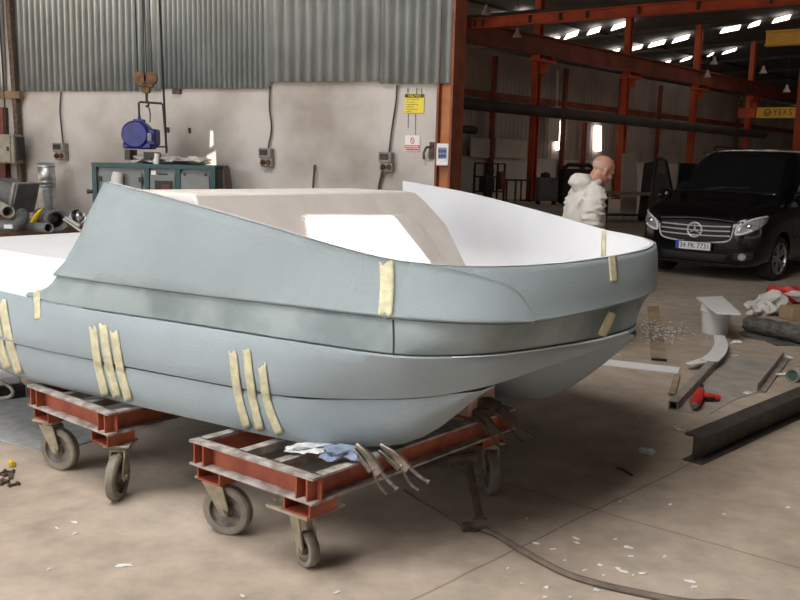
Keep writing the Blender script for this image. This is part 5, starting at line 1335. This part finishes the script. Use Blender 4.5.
# hands: palm, four fingers, a thumb from the side of the palm
for s, n in ((1, 'l'), (-1, 'r')):
    w = J[n+'wr']; el = J[n+'el']; d = (w - el).normalized(); d = (d*.55 + V((.0, 0, -.6))).normalized()
    sd = V((1, 0, 0)); sd = (sd - d*sd.dot(d)).normalized(); inn = V((0, -s, 0))
    mb = MB(); pc_ = w + d*.05
    mb.ring([[w + sd*a*.028 + inn*b*.014 for a, b in ((-1, -1), (1, -1), (1, 1), (-1, 1))], [pc_ + sd*a*.040 + inn*b*.016 for a, b in ((-1, -1), (1, -1), (1, 1), (-1, 1))], [w + d*.10 + sd*a*.040 + inn*b*.012 for a, b in ((-1, -1), (1, -1), (1, 1), (-1, 1))]])
    for k, ln in enumerate((.070, .080, .075, .058)):
        b0 = w + d*.092 + sd*(.030 - k*.020); d1 = (d + inn*.25).normalized(); d2 = (d + inn*.9).normalized()
        mb.tube([b0 - d*.015, b0, b0 + d1*ln*.42, b0 + d1*ln*.42 + d2*ln*.33, b0 + d1*ln*.42 + d2*ln*.33 + (d2 + inn*.5).normalized()*ln*.25], [.009, .0095, .009, .008, .0065], 8)
    t0 = w + d*.03 + sd*.028
    mb.tube([t0, t0 + (d*.6 + sd*.7)*.035, t0 + (d*.6 + sd*.7)*.035 + (d + inn*.3)*.034, t0 + (d*.6 + sd*.7)*.035 + (d + inn*.3)*.034 + (d + inn*.8)*.016], [.012, .0115, .010, .008], 8)
    parts.append((mb.v, mb.f))
merge(parts, .0065, PF, 'body', 'skin', person, 3)
# coveralls: looser figure over the body, with the hood lying on the neck
cl = []
for n in 'lr':
    el, w = J[n+'el'], J[n+'wr']; c2_, cw = el.lerp(w, .5), el.lerp(w, .84)
    cl += [[(*J[n+'sh'], .088), (*el, .078), (*c2_, .078), (*cw, .054)], [(-.015, 0, 1.36, .09), (*J[n+'sh'], .088)], [(*J[n+'hi'], .12), (*J[n+'kn'], .09), (*J[n+'kn'].lerp(J[n+'an'], .6), .082), (*J[n+'an'], .07)]]
cp = flesh([(.01, .82, .15, .19), (.01, .93, .16, .20), (-.01, 1.06, .165, .19), (-.03, 1.22, .165, .195), (-.03, 1.34, .14, .18), (-.015, 1.43, .095, .12), (-.005, 1.47, .085, .095)], cl)
# folds: small bulges in the cloth
mb = MB(); rr = random.Random(5)
for i in range(16):
    a = rr.uniform(0, 2*PI); z = rr.uniform(.95, 1.38); mb.ball((-.025 + .155*math.cos(a), .165*math.sin(a), z), (.045, .045, rr.uniform(.12, .25)), i, .4, 2, Mx=Matrix.Rotation(rr.uniform(-.6, .6), 4, 'X'))
for s, n in ((1, 'l'), (-1, 'r')):
    for i in range(12):
        p = J[n+'sh'].lerp(J[n+'el'], i/11); mb.ball(p + V((rr.uniform(-.03, .03), s*.02, 0)), (.165, .165, .03), i + 20, .5, 2)
    for i in range(6):
        p = J[n+'el'].lerp(J[n+'wr'], .2 + i*.12); mb.ball(p, (.155, .155, .028), i + 40, .5, 2)
cp.append((mb.v, mb.f))
mb = MB(); mb.ball((-.085, 0, 1.485), (.19, .25, .15), 4, .35, 3, Mx=Matrix.Rotation(-.45, 4, 'Y'))
mb.tube([V((-.02 + .10*math.cos(a), .105*math.sin(a), 1.455 + .03*math.cos(a))) for a in [k*PI/12 for k in range(25)]], .032, 8)
cp.append((mb.v, mb.f))
merge(cp, .011, PF, 'coverall', 'coverall', person, 4)
# thin rim of cropped hair
mb = MB(PF @ Matrix.Translation(HC) @ HR); rows = []
for a in [PI*.56 + k*PI*.88/24 for k in range(25)]:
    rows.append([(-.012 + .1035*math.cos(a)*math.cos(e), .0785*math.sin(a)*math.cos(e), .035 + .0885*math.sin(e)) for e in (-.55, -.4, -.25, -.12, 0)])
mb.grid(rows); mb.build('cropped_hair', 'hair', person, recalc=False)
for s, n in ((1, 'l'), (-1, 'r')):
    a = J[n+'an']; mb = MB(PF); mb.ring([[(a.x + x, a.y + y*wd, z) for y, z in ((-1, 0), (1, 0), (1, h*.6), (.6, h), (-.6, h), (-1, h*.6))] for x, wd, h in ((-.09, .035, .07), (-.03, .042, .13), (.05, .045, .11), (.13, .05, .075), (.19, .035, .05))])
    mb.build('shoe', 'shoe', person, sub=1)
# ================================================================== ROOF, LIGHT, WORLD
RY = 34.0
mb = MB()
hs = [[up(p) for p in q] for q in (SEATQ, slit2, slit1)]
hs.sort(key=lambda h: sum(p.y for p in h))
cuts = [-13.0]
for a, b in zip(hs, hs[1:]): cuts.append((max(p.y for p in a) + min(p.y for p in b))/2)
cuts.append(109.0)
for k, h in enumerate(hs): roof_strip(mb, cuts[k], cuts[k+1], h)
struct('ceiling', mb, 'roof_dark', recalc=False)
sun = bpy.data.lights.new('sun', 'SUN'); so = bpy.data.objects.new('sun', sun); COL.objects.link(so)
sun.energy = 16.0; sun.angle = math.radians(.12); sun.color = (1, .95, .88)
so.rotation_euler = SUN.to_track_quat('-Z', 'Y').to_euler(); so.location = (-5, -6, 14)
def area(loc, to, sx, sy, e, col):
    l = bpy.data.lights.new('daylight_fill', 'AREA'); l.shape = 'RECTANGLE'; l.size = sx; l.size_y = sy; l.energy = e; l.color = col
    o = bpy.data.objects.new('daylight_fill', l); COL.objects.link(o); o.location = loc
    o.rotation_euler = (V(to) - V(loc)).to_track_quat('-Z', 'Y').to_euler(); return o
area((-9.5, -1.5, 4.2), (-.5, 5, .4), 6, 4.5, 720, (.96, .98, 1.0))  # daylight from the big door opening at the left
area((-2.8, 1.2, 9.6), (-1.8, 2.4, 0), 6, 7, 1300, (1.0, .97, .93))  # overhead area lamp standing in for unseen roof skylights above the boat
area((2, -9, 6.0), (3, 6, .5), 6, 4, 18, (1.0, .97, .93))  # weak fill lamp added from behind the viewpoint
q = HF @ V((10, -15, 9.4)); area(q, q - V((0, 0, 5)), 22, 8, 560, (1.0, .93, .85))  # area lamp added to brighten the far hall, like skylights out of view
w = bpy.data.worlds.new('world'); SC.world = w; w.use_nodes = True
w.node_tree.nodes['Background'].inputs['Color'].default_value = (.80, .88, 1.0, 1)
w.node_tree.nodes['Background'].inputs['Strength'].default_value = .13
SC.view_settings.view_transform = 'Standard'; SC.view_settings.look = 'None'; SC.view_settings.gamma = 1; SC.view_settings.use_curve_mapping = False
SC.view_settings.exposure = -0.06
